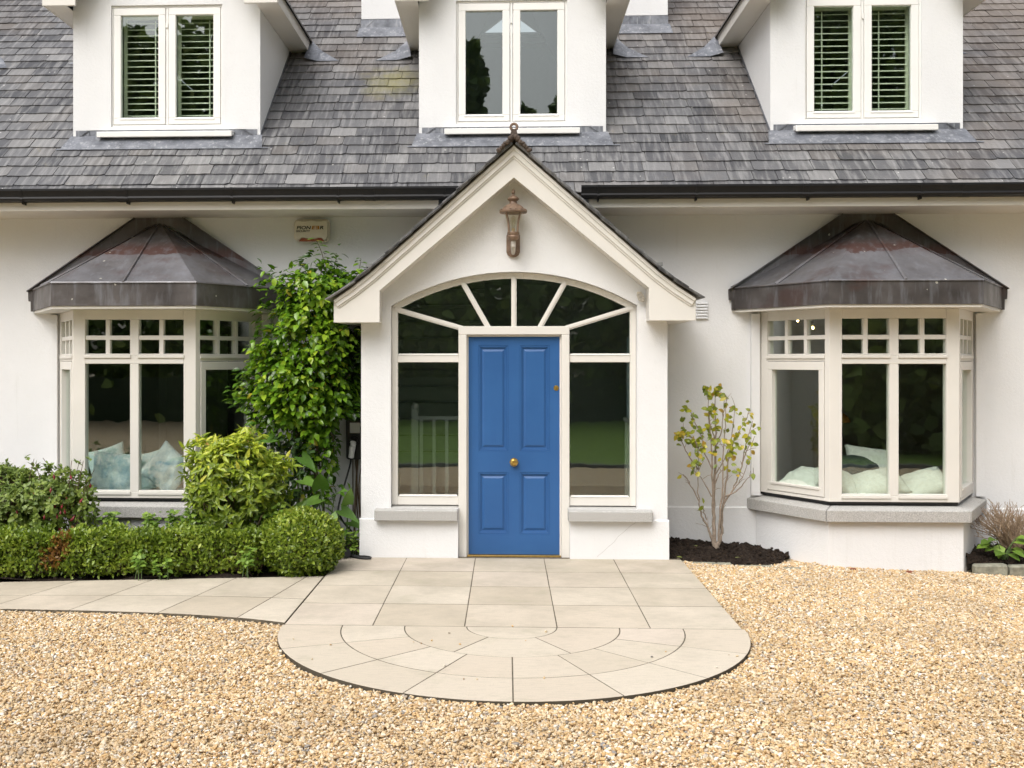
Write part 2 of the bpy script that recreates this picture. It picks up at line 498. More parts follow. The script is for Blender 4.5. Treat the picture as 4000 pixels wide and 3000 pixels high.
class MB:
    def __init__(s):
        s.v, s.f = [], []

    def add(s, vs, fs):
        b = len(s.v)
        s.v += [tuple(map(float, x)) for x in vs]
        s.f += [tuple(b + i for i in q) for q in fs]
        return s

    def box(s, x0, x1, y0, y1, z0, z1):
        vs = [(x, y, z) for z in (z0, z1) for y in (y0, y1) for x in (x0, x1)]
        return s.add(vs, [(0, 2, 3, 1), (4, 5, 7, 6), (0, 1, 5, 4), (1, 3, 7, 5), (3, 2, 6, 7), (2, 0, 4, 6)])

    def prism(s, pts, vec):
        """closed prism: polygon pts (3-D) swept along vec; winding fixed up"""
        n = len(pts)
        P = [Vector(p) for p in pts]
        nrm = Vector((0, 0, 0))
        for i in range(n):
            nrm += P[i].cross(P[(i + 1) % n])
        V = Vector(vec)
        if nrm.dot(V) > 0:
            P = P[::-1]
        vs = P + [p + V for p in P]
        fs = [tuple(range(n)), tuple(range(2 * n - 1, n - 1, -1))]
        for i in range(n):
            j = (i + 1) % n
            fs.append((i, i + n, j + n, j))
        return s.add(vs, fs)

    def xz(s, pts, y0, y1):
        return s.prism([(x, y0, z) for x, z in pts], (0, y1 - y0, 0))

    def xy(s, pts, z0, z1):
        return s.prism([(x, y, z0) for x, y in pts], (0, 0, z1 - z0))

    def bar(s, p, q, wd, y0, y1, ext=0):
        """flat bar in the XZ plane from p to q"""
        p, q = Vector(p), Vector(q)
        d = (q - p).normalized()
        p, q = p - d * ext, q + d * ext
        n = Vector((-d.y, d.x)) * wd / 2
        return s.xz([tuple(p + n), tuple(q + n), tuple(q - n), tuple(p - n)], y0, y1)

    def tube(s, pts, rad, n=6, cap=True):
        P = [Vector(p) for p in pts]
        if isinstance(rad, (int, float)):
            rad = [rad] * len(P)
        b = len(s.v)
        up = Vector((.31, .2, .93))
        for i, p in enumerate(P):
            d = (P[min(i + 1, len(P) - 1)] - P[max(i - 1, 0)]).normalized()
            a = d.cross(up)
            if a.length < .1:
                a = d.cross(Vector((1, 0, 0)))
            a.normalize()
            c = d.cross(a)
            for k in range(n):
                t = 2 * math.pi * k / n
                s.v.append(tuple(p + (a * math.cos(t) + c * math.sin(t)) * rad[i]))
        for i in range(len(P) - 1):
            for k in range(n):
                j = (k + 1) % n
                s.f.append((b + i * n + k, b + i * n + j, b + (i + 1) * n + j, b + (i + 1) * n + k))
        if cap:
            s.f.append(tuple(b + k for k in range(n - 1, -1, -1)))
            s.f.append(tuple(b + (len(P) - 1) * n + k for k in range(n)))
        return s

    def lathe(s, prof, c, n=16, axis='z', t0=0, t1=2 * math.pi):
        b = len(s.v)
        full = abs(t1 - t0 - 2 * math.pi) < 1e-6
        m = n if full else n + 1
        for r, h in prof:
            for k in range(m):
                t = t0 + (t1 - t0) * k / n
                if axis == 'z':
                    s.v.append((c[0] + r * math.cos(t), c[1] + r * math.sin(t), c[2] + h))
                else:
                    s.v.append((c[0] + r * math.cos(t), c[1] + h, c[2] - r * math.sin(t)))
        for i in range(len(prof) - 1):
            for k in range(n):
                j = (k + 1) % m
                s.f.append((b + i * m + k, b + i * m + j, b + (i + 1) * m + j, b + (i + 1) * m + k))
        return s

    def ball(s, c, r, n=8, m=6):
        rx, ry, rz = (r, r, r) if isinstance(r, (int, float)) else r
        b = len(s.v)
        for i in range(m + 1):
            a = math.pi * i / m
            for k in range(n):
                t = 2 * math.pi * k / n
                s.v.append((c[0] + rx * math.sin(a) * math.cos(t), c[1] + ry * math.sin(a) * math.sin(t), c[2] - rz * math.cos(a)))
        for i in range(m):
            for k in range(n):
                j = (k + 1) % n
                s.f.append((b + i * n + k, b + i * n + j, b + (i + 1) * n + j, b + (i + 1) * n + k))
        return s

    def mesh(s, name, mat, org=(0, 0, 0), smooth=False):
        me = bpy.data.meshes.new(name)
        o = Vector(org)
        me.from_pydata([(x - o.x, y - o.y, z - o.z) for x, y, z in s.v], [], s.f)
        me.materials.append(mat)
        if smooth:
            me.shade_smooth()
            try:
                me.set_sharp_from_angle(angle=R(40))
            except Exception:
                pass
        me.update()
        return me

    def build(s, name, mat, parent=None, org=None, bevel=0, smooth=False, **tags):
        if org is None:
            org = tuple(wloc(parent)) if parent else (0, 0, 0)
        o = link(name, s.mesh(name, mat, org, smooth), parent, org)
        if bevel:
            b = o.modifiers.new('bevel', 'BEVEL')
            b.width = bevel
            b.segments = 1
            b.limit_method = 'ANGLE'
        return tag(o, **tags)


def wall_grid(mb, xs, zs, solid, y0, y1):
    """watertight wall slab with openings from a grid of cells"""
    nx, nz = len(xs) - 1, len(zs) - 1
    g = lambda i, j: 0 <= i < nx and 0 <= j < nz and solid((xs[i] + xs[i + 1]) / 2, (zs[j] + zs[j + 1]) / 2)
    for i in range(nx):
        for j in range(nz):
            if not g(i, j):
                continue
            a, b, c, d = xs[i], xs[i + 1], zs[j], zs[j + 1]
            mb.add([(a, y0, c), (b, y0, c), (b, y0, d), (a, y0, d)], [(0, 1, 2, 3)])
            mb.add([(a, y1, c), (b, y1, c), (b, y1, d), (a, y1, d)], [(3, 2, 1, 0)])
            if not g(i - 1, j): mb.add([(a, y0, c), (a, y1, c), (a, y1, d), (a, y0, d)], [(3, 2, 1, 0)])
            if not g(i + 1, j): mb.add([(b, y0, c), (b, y1, c), (b, y1, d), (b, y0, d)], [(0, 1, 2, 3)])
            if not g(i, j - 1): mb.add([(a, y0, c), (b, y0, c), (b, y1, c), (a, y1, c)], [(3, 2, 1, 0)])
            if not g(i, j + 1): mb.add([(a, y0, d), (b, y0, d), (b, y1, d), (a, y1, d)], [(0, 1, 2, 3)])


def offset_line(pts, d):
    """open 2-D polyline moved sideways by d (to the right of its direction), mitred"""
    P = [Vector(p) for p in pts]
    res = []
    for i in range(len(P)):
        ns = []
        if i > 0:
            e = (P[i] - P[i - 1]).normalized(); ns.append(Vector((e.y, -e.x)))
        if i < len(P) - 1:
            e = (P[i + 1] - P[i]).normalized(); ns.append(Vector((e.y, -e.x)))
        n = sum(ns, Vector((0, 0))).normalized()
        k = d / max(.3, n.dot(ns[0]))
        res.append(tuple(P[i] + n * k))
    return res


# ------------------------------------------------------------------ leaves
LEAF_V = lambda w, fold, curl: np.array([
    (0, 0, 0), (-w, .32, fold), (0, .32, 0), (w, .32, fold),
    (-.82 * w, .66, fold * .7 - curl * .35), (0, .66, -curl * .4), (.82 * w, .66, fold * .7 - curl * .35), (0, 1, -curl)])
LEAF_F = np.array([(0, 3, 2), (0, 2, 1), (1, 2, 5), (1, 5, 4), (2, 3, 6), (2, 6, 5), (4, 5, 7), (5, 6, 7)])


def norm(a):
    return a / np.maximum(np.linalg.norm(a, axis=-1, keepdims=True), 1e-9)


def np_mesh(name, V, F, mat, tint=None, org=(0, 0, 0)):
    me = bpy.data.meshes.new(name)
    V = V - np.array(org)
    me.vertices.add(len(V))
    me.vertices.foreach_set('co', V.astype(np.float32).ravel())
    me.loops.add(F.size)
    me.loops.foreach_set('vertex_index', F.astype(np.int32).ravel())
    me.polygons.add(len(F))
    me.polygons.foreach_set('loop_start', np.arange(0, F.size, F.shape[1], dtype=np.int32))
    if tint is not None:
        a = me.attributes.new('tint', 'FLOAT', 'POINT')
        a.data.foreach_set('value', tint.astype(np.float32))
    me.materials.append(mat)
    me.update(calc_edges=True)
    me.validate()
    return me


def leaf_frames(D, N):
    D = norm(D)
    X = norm(np.cross(D, N))
    Z = np.cross(X, D)
    return X, D, Z


def leaves(name, P, D, N, size, mat, parent, w=.28, fold=.08, curl=.12, tint=None, **tags):
    n = len(P)
    X, Y, Z = leaf_frames(D, N)
    T = LEAF_V(w, fold, curl)
    s = np.asarray(size).reshape(-1, 1, 1) * np.ones((n, 1, 1))
    V = P[:, None, :] + s * (T[None, :, 0:1] * X[:, None, :] + T[None, :, 1:2] * Y[:, None, :] + T[None, :, 2:3] * Z[:, None, :])
    F = (LEAF_F[None] + (np.arange(n) * 8)[:, None, None]).reshape(-1, 3)
    tint = rng.random(n) * .92 if tint is None else tint
    org = tuple(wloc(parent)) if parent else (0, 0, 0)
    me = np_mesh(name, V.reshape(-1, 3), F, mat, np.repeat(tint, 8), org)
    me.shade_smooth()
    o = link(name, me, parent, org)
    return tag(o, **tags)


def single_leaves(name, P, D, N, size, mat, parent, w=.28, fold=.08, curl=.12, tint=None, tmpl=None):
    T = LEAF_V(w, fold, curl)
    me = np_mesh(name, T, LEAF_F, mat, np.zeros(8)) if tmpl is None else tmpl
    me.shade_smooth()
    X, Y, Z = leaf_frames(D, N)
    for i in range(len(P)):
        q = Matrix((X[i], Y[i], Z[i])).transposed().to_quaternion()
        s = float(np.asarray(size).ravel()[i % np.size(size)])
        o = link(name, me, parent, P[i], q, (s, s, s))
        o['shift'] = float(tint[i]) if tint is not None else random.random() * .92
    return me


def shell(c, r, n, lo=.75, hi=1.05, lump=.12, freq=4, bottom=-1.0):
    """points through the outer shell of a lumpy ellipsoid, with outward directions"""
    u = norm(rng.normal(size=(n * 2, 3)))
    u = u[u[:, 2] > bottom][:n]
    ph = rng.random((4, 3)) * 6
    k = 1 + lump * sum(np.sin(u @ (norm(rng.normal(size=3)) * freq * (1 + .5 * i)) + ph[i, 0]) for i in range(4)) / 2
    rr = (lo + (hi - lo) * rng.random(len(u)) ** .6) * k
    return np.array(c) + u * rr[:, None] * np.array(r), norm(u / np.array(r))


def jit(a, s):
    return norm(a + rng.normal(size=a.shape) * s)


# ================================================================== THE GROUND
def gz(x, y):
    x, y = np.asarray(x, float), np.asarray(y, float)
    k = np.clip((y - 6.0) / 3.3, 0, 1)
    k = k * k * (3 - 2 * k)
    return -.024 - .04 * np.maximum(0, x - 1.6) * k + .006 * np.sin(x * 2.1 + y * 1.3) + .005 * np.sin(x * 3.7 - y * 2.9 + 1)


mb = MB()
mb.box(-150, 150, -150, 150, -.75, -.35)
mb.build('ground', M['earth'], kind='structure')
mb = MB()
mb.box(-40, -6.005, -13, 1.29, -.34, -.045)
mb.build('driveway', M['bed'], kind='structure')

nx, ny = 110, 60
gx, gy = np.linspace(-11, 11, nx), np.linspace(1.3, 10.44, ny)
GX, GY = np.meshgrid(gx, gy)
V = np.stack([GX, GY, gz(GX, GY) - .012], -1).reshape(-1, 3)
i, j = np.meshgrid(np.arange(nx - 1), np.arange(ny - 1))
a = (j * nx + i).ravel()
F = np.stack([a, a + 1, a + nx + 1, a + nx], 1)
tag(link('gravel_drive', np_mesh('gravel_drive', V, F, M['bed'])), kind='structure')

mb = MB()
mb.box(-6, 30, -13, 1.14, -.34, -.02)
mb.build('lawn', M['grass'], kind='structure')
mb = MB()
mb.box(-6, 30, 1.145, 1.295, -.34, .02)
mb.build('kerb', M['kerb2'], kind='structure')

# ---- paving: a rectangle of five by four slabs, then a half round of rings
RC = (.035, 7.11)
RX = [0, .30, .715, 1.135, 1.545]
XS = [-1.475, -.885, -.275, .333, .944, 1.54]
YS = [7.11, 7.755, 8.375, 8.965, 9.575]
paving = empty('paving', (.03, 7.11, 0), kind='structure')


def ringpt(r, a):
    return (RC[0] + r * math.cos(a) * .985, RC[1] - r * math.sin(a) * 1.01)


mb = MB()
edge = [ringpt(RX[4] - .006, math.pi * k / 48) for k in range(49)]
mb.xy([(XS[0] + .004, YS[-1] + .1), (XS[0] + .004, YS[0])] + edge[::-1] + [(XS[-1] - .004, YS[0]), (XS[-1] - .004, YS[-1] + .1)], -.30, -.0016)
mb.build('mortar_bed', M['mortar'], paving)


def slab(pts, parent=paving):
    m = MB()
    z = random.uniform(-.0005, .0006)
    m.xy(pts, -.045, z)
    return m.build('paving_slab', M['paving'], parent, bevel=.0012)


J = .0034
JY = .0062
for i in range(5):
    for j in range(4):
        e = [random.uniform(-.0012, .0012) for _ in range(4)]
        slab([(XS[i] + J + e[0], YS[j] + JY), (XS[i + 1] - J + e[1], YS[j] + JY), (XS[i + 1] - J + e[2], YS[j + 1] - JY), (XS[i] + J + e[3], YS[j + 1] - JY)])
JR = .0040


def ringseg(r0, r1, a0, a1):
    n = max(3, int((a1 - a0) / .06))
    pts = []
    q = lambda r, s: s * JR / max(r, .05)
    if r0 > 0:
        ra = r0 + JR
        pts += [ringpt(ra, a0 + q(ra, 1) + (a1 - a0 - q(ra, 2)) * k / n) for k in range(n + 1)]
    rb = r1 - JR
    pts += [ringpt(rb, a1 - q(rb, 1) - (a1 - a0 - q(rb, 2)) * k / n) for k in range(n + 1)]
    pts = [(x, min(y, RC[1] - .006)) for x, y in pts]
    return pts


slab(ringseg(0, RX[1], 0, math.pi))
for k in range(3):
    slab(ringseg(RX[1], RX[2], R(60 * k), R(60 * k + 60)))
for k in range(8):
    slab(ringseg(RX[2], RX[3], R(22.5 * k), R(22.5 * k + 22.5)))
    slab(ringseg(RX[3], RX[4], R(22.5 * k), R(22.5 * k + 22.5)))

# ---- the curving side path to the left
path = empty('path', (-3, 8, 0), kind='structure')
front = lambda x: 7.18 + .33 * (1 - math.exp(-(abs(x) - 1.5) * 1.35)) + .0 * x
back = lambda x: 8.74 + .135 * (x + 1.5)
mid = lambda x: (front(x) * .57 + back(x) * .43)
mb = MB()
xs = [-1.485 - .25 * k for k in range(22)]
mb.xy([(x, front(x) + .006) for x in xs] + [(x, back(x) - .006) for x in xs[::-1]], -.3, -.0050)
mb.build('mortar_bed', M['mortar'], path)
joints = [(-1.484, -1.484), (-1.62, -1.84), (-2.18, -2.43), (-2.83, -3.08), (-3.42, -3.70), (-4.0, -4.3), (-4.6, -4.9), (-5.2, -5.5)]  # (x at back, x at front)


def pathcell(jb0, jf0, jb1, jf1, t0, t1):
    """cell between two slanted joints; t runs 0 (front) to 1 (back)"""
    def P(jb, jf, t, sg):
        x = jf + (jb - jf) * t
        return (x + sg * J, front(x) + (back(x) - front(x)) * t)
    n = 4
    lo, hi = t0 + .006, t1 - .006
    A = [P(jb0 + (jb1 - jb0) * k / n, jf0 + (jf1 - jf0) * k / n, lo, (1 - 2 * k / n) * -1) for k in range(n + 1)]
    B = [P(jb0 + (jb1 - jb0) * k / n, jf0 + (jf1 - jf0) * k / n, hi, (1 - 2 * k / n) * -1) for k in range(n + 1)]
    return A + B[::-1]


for k in range(len(joints) - 1):
    (b0, f0), (b1, f1) = joints[k], joints[k + 1]
    for t0, t1 in ((0, .46), (.46, 1)):
        m = MB()
        m.xy(pathcell(b0, f0, b1, f1, t0, t1), -.05, -.003 + random.uniform(-.0005, .0006))
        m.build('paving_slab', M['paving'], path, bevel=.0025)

# ================================================================== THE HOUSE
BAYS = [(-3.39, 'left'), (3.43, 'right')]
HOUSE = empty('house', (0, 10.45, 0), 'white rendered house with slate roof, three dormers, two bays and a gabled porch', 'house')
PC = .065            # centre of the porch
BW, BF, BY = 1.01, .567, 9.70     # bay: half width at the wall, at the front, front plane
WY = 10.45

# ---- main wall with its openings
mb = MB()
xs = sorted([-9, 9] + [c + s * .975 for c, _ in BAYS for s in (-1, 1)] + [-1.2, 1.33])
zs = [-.35, .43, 2.235, 2.60, 3.30]


def solid(x, z):
    for c, _ in BAYS:
        if abs(x - c) < .97 and .43 < z < 2.235: return False
    return not (-1.2 < x < 1.33 and z < 2.60)


wall_grid(mb, xs, zs, solid, WY, WY + .3)
mb.build('front_wall', M['wall'], HOUSE)
mb = MB()
for x0, x1 in ((-9, -3.39 - .97), (-3.39 + .97, -1.30), (1.43, 3.43 - .97), (3.43 + .97, 9)):
    mb = MB()
    mb.prism([(x0, WY - .001, -.35), (x0, WY - .014, -.35), (x0, WY - .014, .342), (x0, WY - .001, .352)], (x1 - x0, 0, 0))
    mb.build('plinth', M['wall'], HOUSE)

# ---- soffit, fascia, gutters
mb = MB()
mb.box(-9, 9, 9.892, WY + .02, 3.15, 3.165)
mb.build('soffit', M['trim'], HOUSE)
mb = MB()
for x0, x1 in ((-9, -.62), (.75, 9)):
    mb = MB()
    mb.box(x0, x1, 9.868, 9.89, 3.146, 3.31)
    mb.build('fascia', M['trim'], HOUSE, bevel=.003)
GP = [(9.866, 3.332), (9.862, 3.30), (9.80, 3.235), (9.776, 3.235), (9.768, 3.245), (9.772, 3.262), (9.768, 3.27), (9.764, 3.285), (9.756, 3.31), (9.750, 3.318), (9.750, 3.333), (9.757, 3.333), (9.762, 3.320), (9.772, 3.29), (9.778, 3.262), (9.80, 3.243), (9.856, 3.31)]
GO = [(9.866, 3.332), (9.866, 3.222), (9.80, 3.222), (9.772, 3.230), (9.764, 3.246), (9.768, 3.262), (9.764, 3.276), (9.756, 3.30), (9.748, 3.316), (9.748, 3.334), (9.756, 3.334), (9.762, 3.318), (9.775, 3.28), (9.80, 3.236), (9.856, 3.236), (9.858, 3.332)]
for (x0, x1), brs in (((-9, -.432), (-8.3, -7.3, -6.3, -5.35, -4.47, -3.49, -2.51, -1.535, -.56)), ((.675, 9), (.83, 1.71, 2.71, 3.70, 4.66, 5.6, 6.6, 7.6))):
    mb = MB()
    mb.prism([(x0, y, z) for y, z in GO], (x1 - x0, 0, 0))
    g = mb.build('gutter', M['gutter'], HOUSE)
    for xb in brs:
        m = MB()
        m.prism([(xb - .011, y - .004, z + (.001 if z > 3.3 else -.005)) for y, z in GO[1:10]] + [(xb - .011, 9.78, 3.336), (xb - .011, 9.86, 3.336)], (.022, 0, 0))
        m.box(xb - .006, xb + .006, 9.79, 9.866, 3.198, 3.226)
        m.build('gutter_bracket', M['gutter'], g)
# joint unions of the long runs
    for xb in ((-3.53, -1.25) if x0 < 0 else (2.70, 4.1)):
        m = MB()
        m.prism([(xb - .05, y - .0025, z - .0025) for y, z in GO[1:10]] + [(xb - .05, 9.80, 3.30)], (.1, 0, 0))
        m.build('gutter_union', M['gutter'], g)

# ---- roof deck and slates
TA = .848
SL = math.atan(TA)
RY, RZ = 9.82, 3.275


def roofz(y):
    return RZ + (y - RY) * TA


DORM = [(-4.331, -2.443), (-.862, .975), (2.568, 4.409)]
DBACK = 12.17
DFRONT = 10.62
CHIM = [(-1.70, -1.12), (1.30, 1.87)]
roof = MB()


def deck(x0, x1, y0, y1, th=.05):
    roof.prism([(x0, y0, roofz(y0) - .012), (x0, y1, roofz(y1) - .012), (x0, y1, roofz(y1) - th), (x0, y0, roofz(y0) - th)], (x1 - x0, 0, 0))


RTOP = 14.6
cuts = [-9] + [v for d in DORM for v in d] + [9]
for k in range(0, len(cuts), 2):
    deck(cuts[k], cuts[k + 1], RY, RTOP)
for a, b in DORM:
    deck(a, b, RY, DFRONT + .1)
    if abs(a + b) > 1:
        deck(a, b, DBACK, RTOP)
    else:
        deck(a, -.72, DBACK, 13.9)
        deck(.835, b, DBACK, 13.9)
        deck(a, b, 13.901, RTOP)
ROOF = roof.build('roof', M['mortar'], HOUSE)

GAUGE, SW, SLEN, STH = .18, .251, .37, .0095
nrm = Vector((0, -math.sin(SL), math.cos(SL)))
along = Vector((0, math.cos(SL), math.sin(SL)))


def slate_mesh(k):
    r = random.Random(100 + k)
    n = 7
    bot = [(-.5 + i / (n - 1), r.uniform(-.004, .004)) for i in range(n)]
    if r.random() < .35: bot[0] = (bot[0][0] + .006, .006 + r.random() * .014)
    if r.random() < .3: bot[-1] = (bot[-1][0] - .006, .006 + r.random() * .014)
    pts = [(x * SW, y) for x, y in bot] + [(.5 * SW, SLEN), (-.5 * SW, SLEN)]
    m = MB()
    m.prism([(x, y, 0) for x, y in pts], (0, 0, STH))
    me = m.mesh('slate', M['slate'])
    at = me.attributes.new('tint', 'FLOAT', 'POINT')
    at.data.foreach_set('value', np.zeros(len(me.vertices), np.float32))
    return me


SLM = [slate_mesh(k) for k in range(14)]
tilt = math.atan(2 * STH / GAUGE * .62)
items = []
nrow = int((RTOP - RY) / math.cos(SL) / GAUGE)
for row in range(nrow):
    v0 = -.02 + row * GAUGE
    y0 = RY + v0 * math.cos(SL)
    y1 = y0 + GAUGE * math.cos(SL)
    off = (row % 2) * SW / 2 + random.uniform(-.02, .02)
    blocks = []
    if y1 > DFRONT + .03 and y0 < DBACK - .02:
        blocks += DORM
    if y1 > 12.62:
        blocks += CHIM
    if DBACK - .02 <= y0 < 13.9:
        blocks += [(-.72, .835)]
    if y1 > 9.85 and y0 < 9.99: pass
    k0 = int((-7 - off) / SW)
    x = k0 * SW + off
    while x < 7:
        wv = SW * random.uniform(.86, 1.14)
        a, b = x + .0026, x + wv - .0026
        x += wv
        for p, q in blocks:
            if a >= p and b <= q: a = b = 0
            elif a < p < b and b <= q: b = p
            elif p <= a < q < b: a = q
        if b - a > .02:
            # porch roof crosses the lowest rows: leave out what it covers
            lim = (3.62 - roofz(y0)) / .87
            if y0 < 10.15 and abs((a + b) / 2 - PC) < lim - .15: continue
            items.append(((a + b) / 2, y0, v0, b - a))
camv = Vector((0, 0, 1.753))


def inview(x, y):
    z = roofz(y)
    zc = -x * .042 + y
    return abs((996 + 2330 * (x + .042 * y) / zc) - 1106) < 1150 and (779 - 2330 * (z - 1.753) / zc) > -30


vis = sorted([it for it in items if inview(it[0], it[1])], key=lambda it: (Vector((it[0], it[1], roofz(it[1]))) - camv).length)
single = set(id(it) for it in vis[:300])
base_rot = Matrix.Rotation(SL, 3, 'X')
big = MB()
bt = []
sv = Matrix.Rotation(-tilt, 3, 'X')
for it in items:
    x, y0, v0, wd = it
    p = Vector((x, y0, roofz(y0))) + nrm * (.006 + STH * .9 + random.uniform(-.0012, .0022)) + along * random.uniform(-.005, .005)
    rot = base_rot @ sv @ Matrix.Rotation(R(random.uniform(-.6, .6)), 3, 'Z')
    me = random.choice(SLM)
    sc = wd / SW
    if id(it) in single:
        link('slate', me, ROOF, p, rot.to_euler(), (sc, 1, 1))
    else:
        vs = [p + rot @ Vector((v.co.x * sc, v.co.y, v.co.z)) for v in me.vertices]
        big.add(vs, [tuple(f.vertices) for f in me.polygons])
        bt += [random.random()] * len(vs)
o = big.build('slate_courses', M['slate'], ROOF, kind='stuff')
at = o.data.attributes.new('tint', 'FLOAT', 'POINT')
at.data.foreach_set('value', np.array(bt, np.float32))

# ---- lead: small valley ends that lie on the slates
def lead_tri(mb, pts, lift=.03):
    """triangle-like sheet on the roof from (x, y) points, bulging slightly"""
    top = [Vector((x, y, roofz(y))) + nrm * l for x, y, l in pts]
    mb.prism([tuple(p) for p in top], tuple(nrm * .004))


# ---- dormers
def dormer(x0, x1, win, idx, note):
    cx = (x0 + x1) / 2
    f = DFRONT
    zb, ze = 4.055, 5.24
    w0, w1, wz0, wz1 = win
    m = MB()
    zf = 5.385
    ridge = zf + (x1 - x0) / 2 * 1.25
    wall_grid(m, [x0, w0, w1, x1], [zb, wz0, wz1, zf], lambda x, z: not (w0 < x < w1 and wz0 < z < wz1), f, f + .16)
    m.xz([(x0, zf + .001), (x1, zf + .001), (cx, ridge)], f, f + .16)
    for a, b in ((x0, x0 + .14), (x1 - .14, x1)):
        m.prism([(a, f + .161, roofz(f + .16) - .05), (a, DBACK + .1, roofz(DBACK + .1) - .05), (a, DBACK + .1, ze), (a, f + .161, ze)], (b - a, 0, 0))
        m.box(a, b, f + .001, f + .16, roofz(f) - .05, zb - .001)
    m.box(x0 + .141, x1 - .141, f + .03, f + .159, roofz(f) - .05, zb - .001)
    d = m.build('dormer', M['wall'], HOUSE, label=note)
    # eaves: soffit and fascia running back into the slope, gable verge boards in front
    ov, fo = .20, .22
    yb = RY + (ze - RZ) / TA + .06
    for s, xe in ((-1, x0), (1, x1)):
        m = MB()
        a, b = sorted((xe + s * .001, xe + s * ov))
        m.box(a, b, f - fo + .03, yb, ze, ze + .015)
        a, b = sorted((xe + s * ov, xe + s * (ov + .02)))
        m.box(a, b, f - fo + .03, yb + .08, ze - .004, ze + .13)
        m.build('eaves_board', M['trim'], d, bevel=.002)
    m = MB()
    e = x1 - x0
    hx = e / 2 + ov + .02
    zt = ze + .13
    rz = zt + hx * 1.42
    ins = .33
    rb = rz - .30
    for s in (-1, 1):
        pts = [(cx + s * hx, ze - .005), (cx + s * hx, zt), (cx, rz), (cx, rb), (cx + s * (hx - ins), ze + .10), (cx + s * (hx - ins), ze - .005)]
        m.xz(pts, f - fo, f - fo + .028)
    m.build('bargeboard', M['trim'], d, bevel=.002)
    m = MB()
    for s in (-1, 1):
        m.prism([(cx + s * (hx + .03), f - fo - .03, zt - .022), (cx + s * (hx + .03), f - fo - .03, zt), (cx, f - fo - .03, rz + .045), (cx, f - fo - .03, rz + .022)], (0, 2.6 + 1.4, 0))
    m.build('dormer_roof', M['slate'], d)
    # lead apron below the face and soakers up the cheeks
    m = MB()
    m.box(x0 + .02, x1 - .02, f + .005, f + .029, roofz(f) - .02, zb - .002)
    p = lambda x, y, l: tuple(Vector((x, y, roofz(y))) + nrm * l)
    m.prism([p(x0 - .06, f - .175, .024), p(x1 + .06, f - .175, .024), p(x1 + .02, f + .02, .03), p(x0 - .02, f + .02, .03)], tuple(nrm * .004))
    for a, b in ((x0 - .10, x0 - .061), (x1 + .061, x1 + .12)):
        m.prism([p(a, f - .176, .025), p(b, f - .176, .025), p(b, f - .164, .025), p(a, f - .164, .025)], tuple(nrm * .003))
    # folded corner tabs
    for s, xe in ((1, x0), (-1, x1)):
        m.xz([(xe + s * .03, roofz(f) + .0), (xe + s * .17, roofz(f) + .025), (xe + s * .16, zb - .004), (xe + s * .03, zb - .004)], f - .004, f + .004)
        m.prism([(xe + s * .025, f - .006, roofz(f) + .01), (xe + s * .15, f - .010, zb - .012), (xe + s * .165, f - .006, zb - .012), (xe + s * .05, f - .002, roofz(f) + .008)], (0, -.004, 0))
    m.build('lead_apron', M['lead'], d)
    for s, xe in ((-1, x0), (1, x1)):
        m = MB()
        a, b = sorted((xe + s * .0008, xe + s * .006))
        m.prism([(a, f + .0, roofz(f) + .01), (a, DBACK, roofz(DBACK) + .01), (a, DBACK, roofz(DBACK) + .055), (a, f, roofz(f) + .055)], (b - a, 0, 0))
        m.build('lead_soaker', M['lead'], d)
    for s, xe in ((-1, x0 - .225), (1, x1 + .225)):
        m = MB()
        yq = 11.98
        q = [p(xe - s * .03, yq - .04, .06), p(xe + s * .01, yq + .24, .10), p(xe + s * .15, yq + .11, .04), p(xe + s * .36, yq - .05, .022), p(xe + s * .12, yq - .06, .03)]
        m.prism([q[0], q[1], q[4]], tuple(nrm * .004))
        m.prism([q[4], q[1], q[2], q[3]], tuple(nrm * .004))
        m.build('valley_lead', M['lead'], d)
    # sill
    m = MB()
    m.prism([(w0 - .11, f - .10, 3.965), (w0 - .11, f - .10, 4.02), (w0 - .11, f + .05, 4.042), (w0 - .11, f + .05, 3.985), (w0 - .11, f - .075, 3.985), (w0 - .11, f - .075, 3.965)], (w1 - w0 + .23, 0, 0))
    m.build('window_sill', M['trim2'], d, bevel=.004)
    # frame, casements and panes
    fy = f + .02
    W = w1 - w0
    m = MB()
    m.box(w0, w1, fy, fy + .07, wz0, wz0 + .024)
    m.box(w0, w1, fy, fy + .07, wz1 - .02, wz1)
    for a, b in ((w0, w0 + .018), (w1 - .018, w1), (w0 + W / 2 - .012, w0 + W / 2 + .012)):
        m.box(a, b, fy + .001, fy + .069, wz0 + .0245, wz1 - .0205)
    m.build('window_frame', M['trim2'], d, bevel=.003)
    for k in range(2):
        c0 = w0 + .022 + k * (W / 2 - .006)
        c1 = c0 + W / 2 - .038
        b0, b1 = wz0 + .028, wz1 - .024
        st = .072
        m = MB()
        cy = fy - .006
        m.box(c0, c1, cy, cy + .055, b0, b0 + .062)
        m.box(c0, c1, cy, cy + .055, b1 - st, b1)
        m.box(c0, c0 + st, cy, cy + .0545, b0 + .0622, b1 - st - .0002)
        m.box(c1 - st, c1, cy, cy + .0545, b0 + .0622, b1 - st - .0002)
        # glazing bead, sloped at the foot
        m.prism([(c0 + st - .014, cy - .008, b0 + .046), (c0 + st - .014, cy - .008, b0 + .056), (c0 + st - .014, cy + .02, b0 + .074), (c0 + st - .014, cy + .02, b0 + .046)], (c1 - c0 - 2 * st + .028, 0, 0))
        cs = m.build('casement', M['trim2'], d, bevel=.004)
        m = MB()
        m.box(c0 + st - .006, c1 - st + .006, cy + .028, cy + .034, b0 + .055, b1 - st + .006)
        m.build('window_pane', M['glass'], d)
        for hz in (b0 + .17, b1 - .2):
            mm = MB()
            mm.box(w0 + W / 2 - .010, w0 + W / 2 + .010, cy - .006, cy + .01, hz, hz + .05)
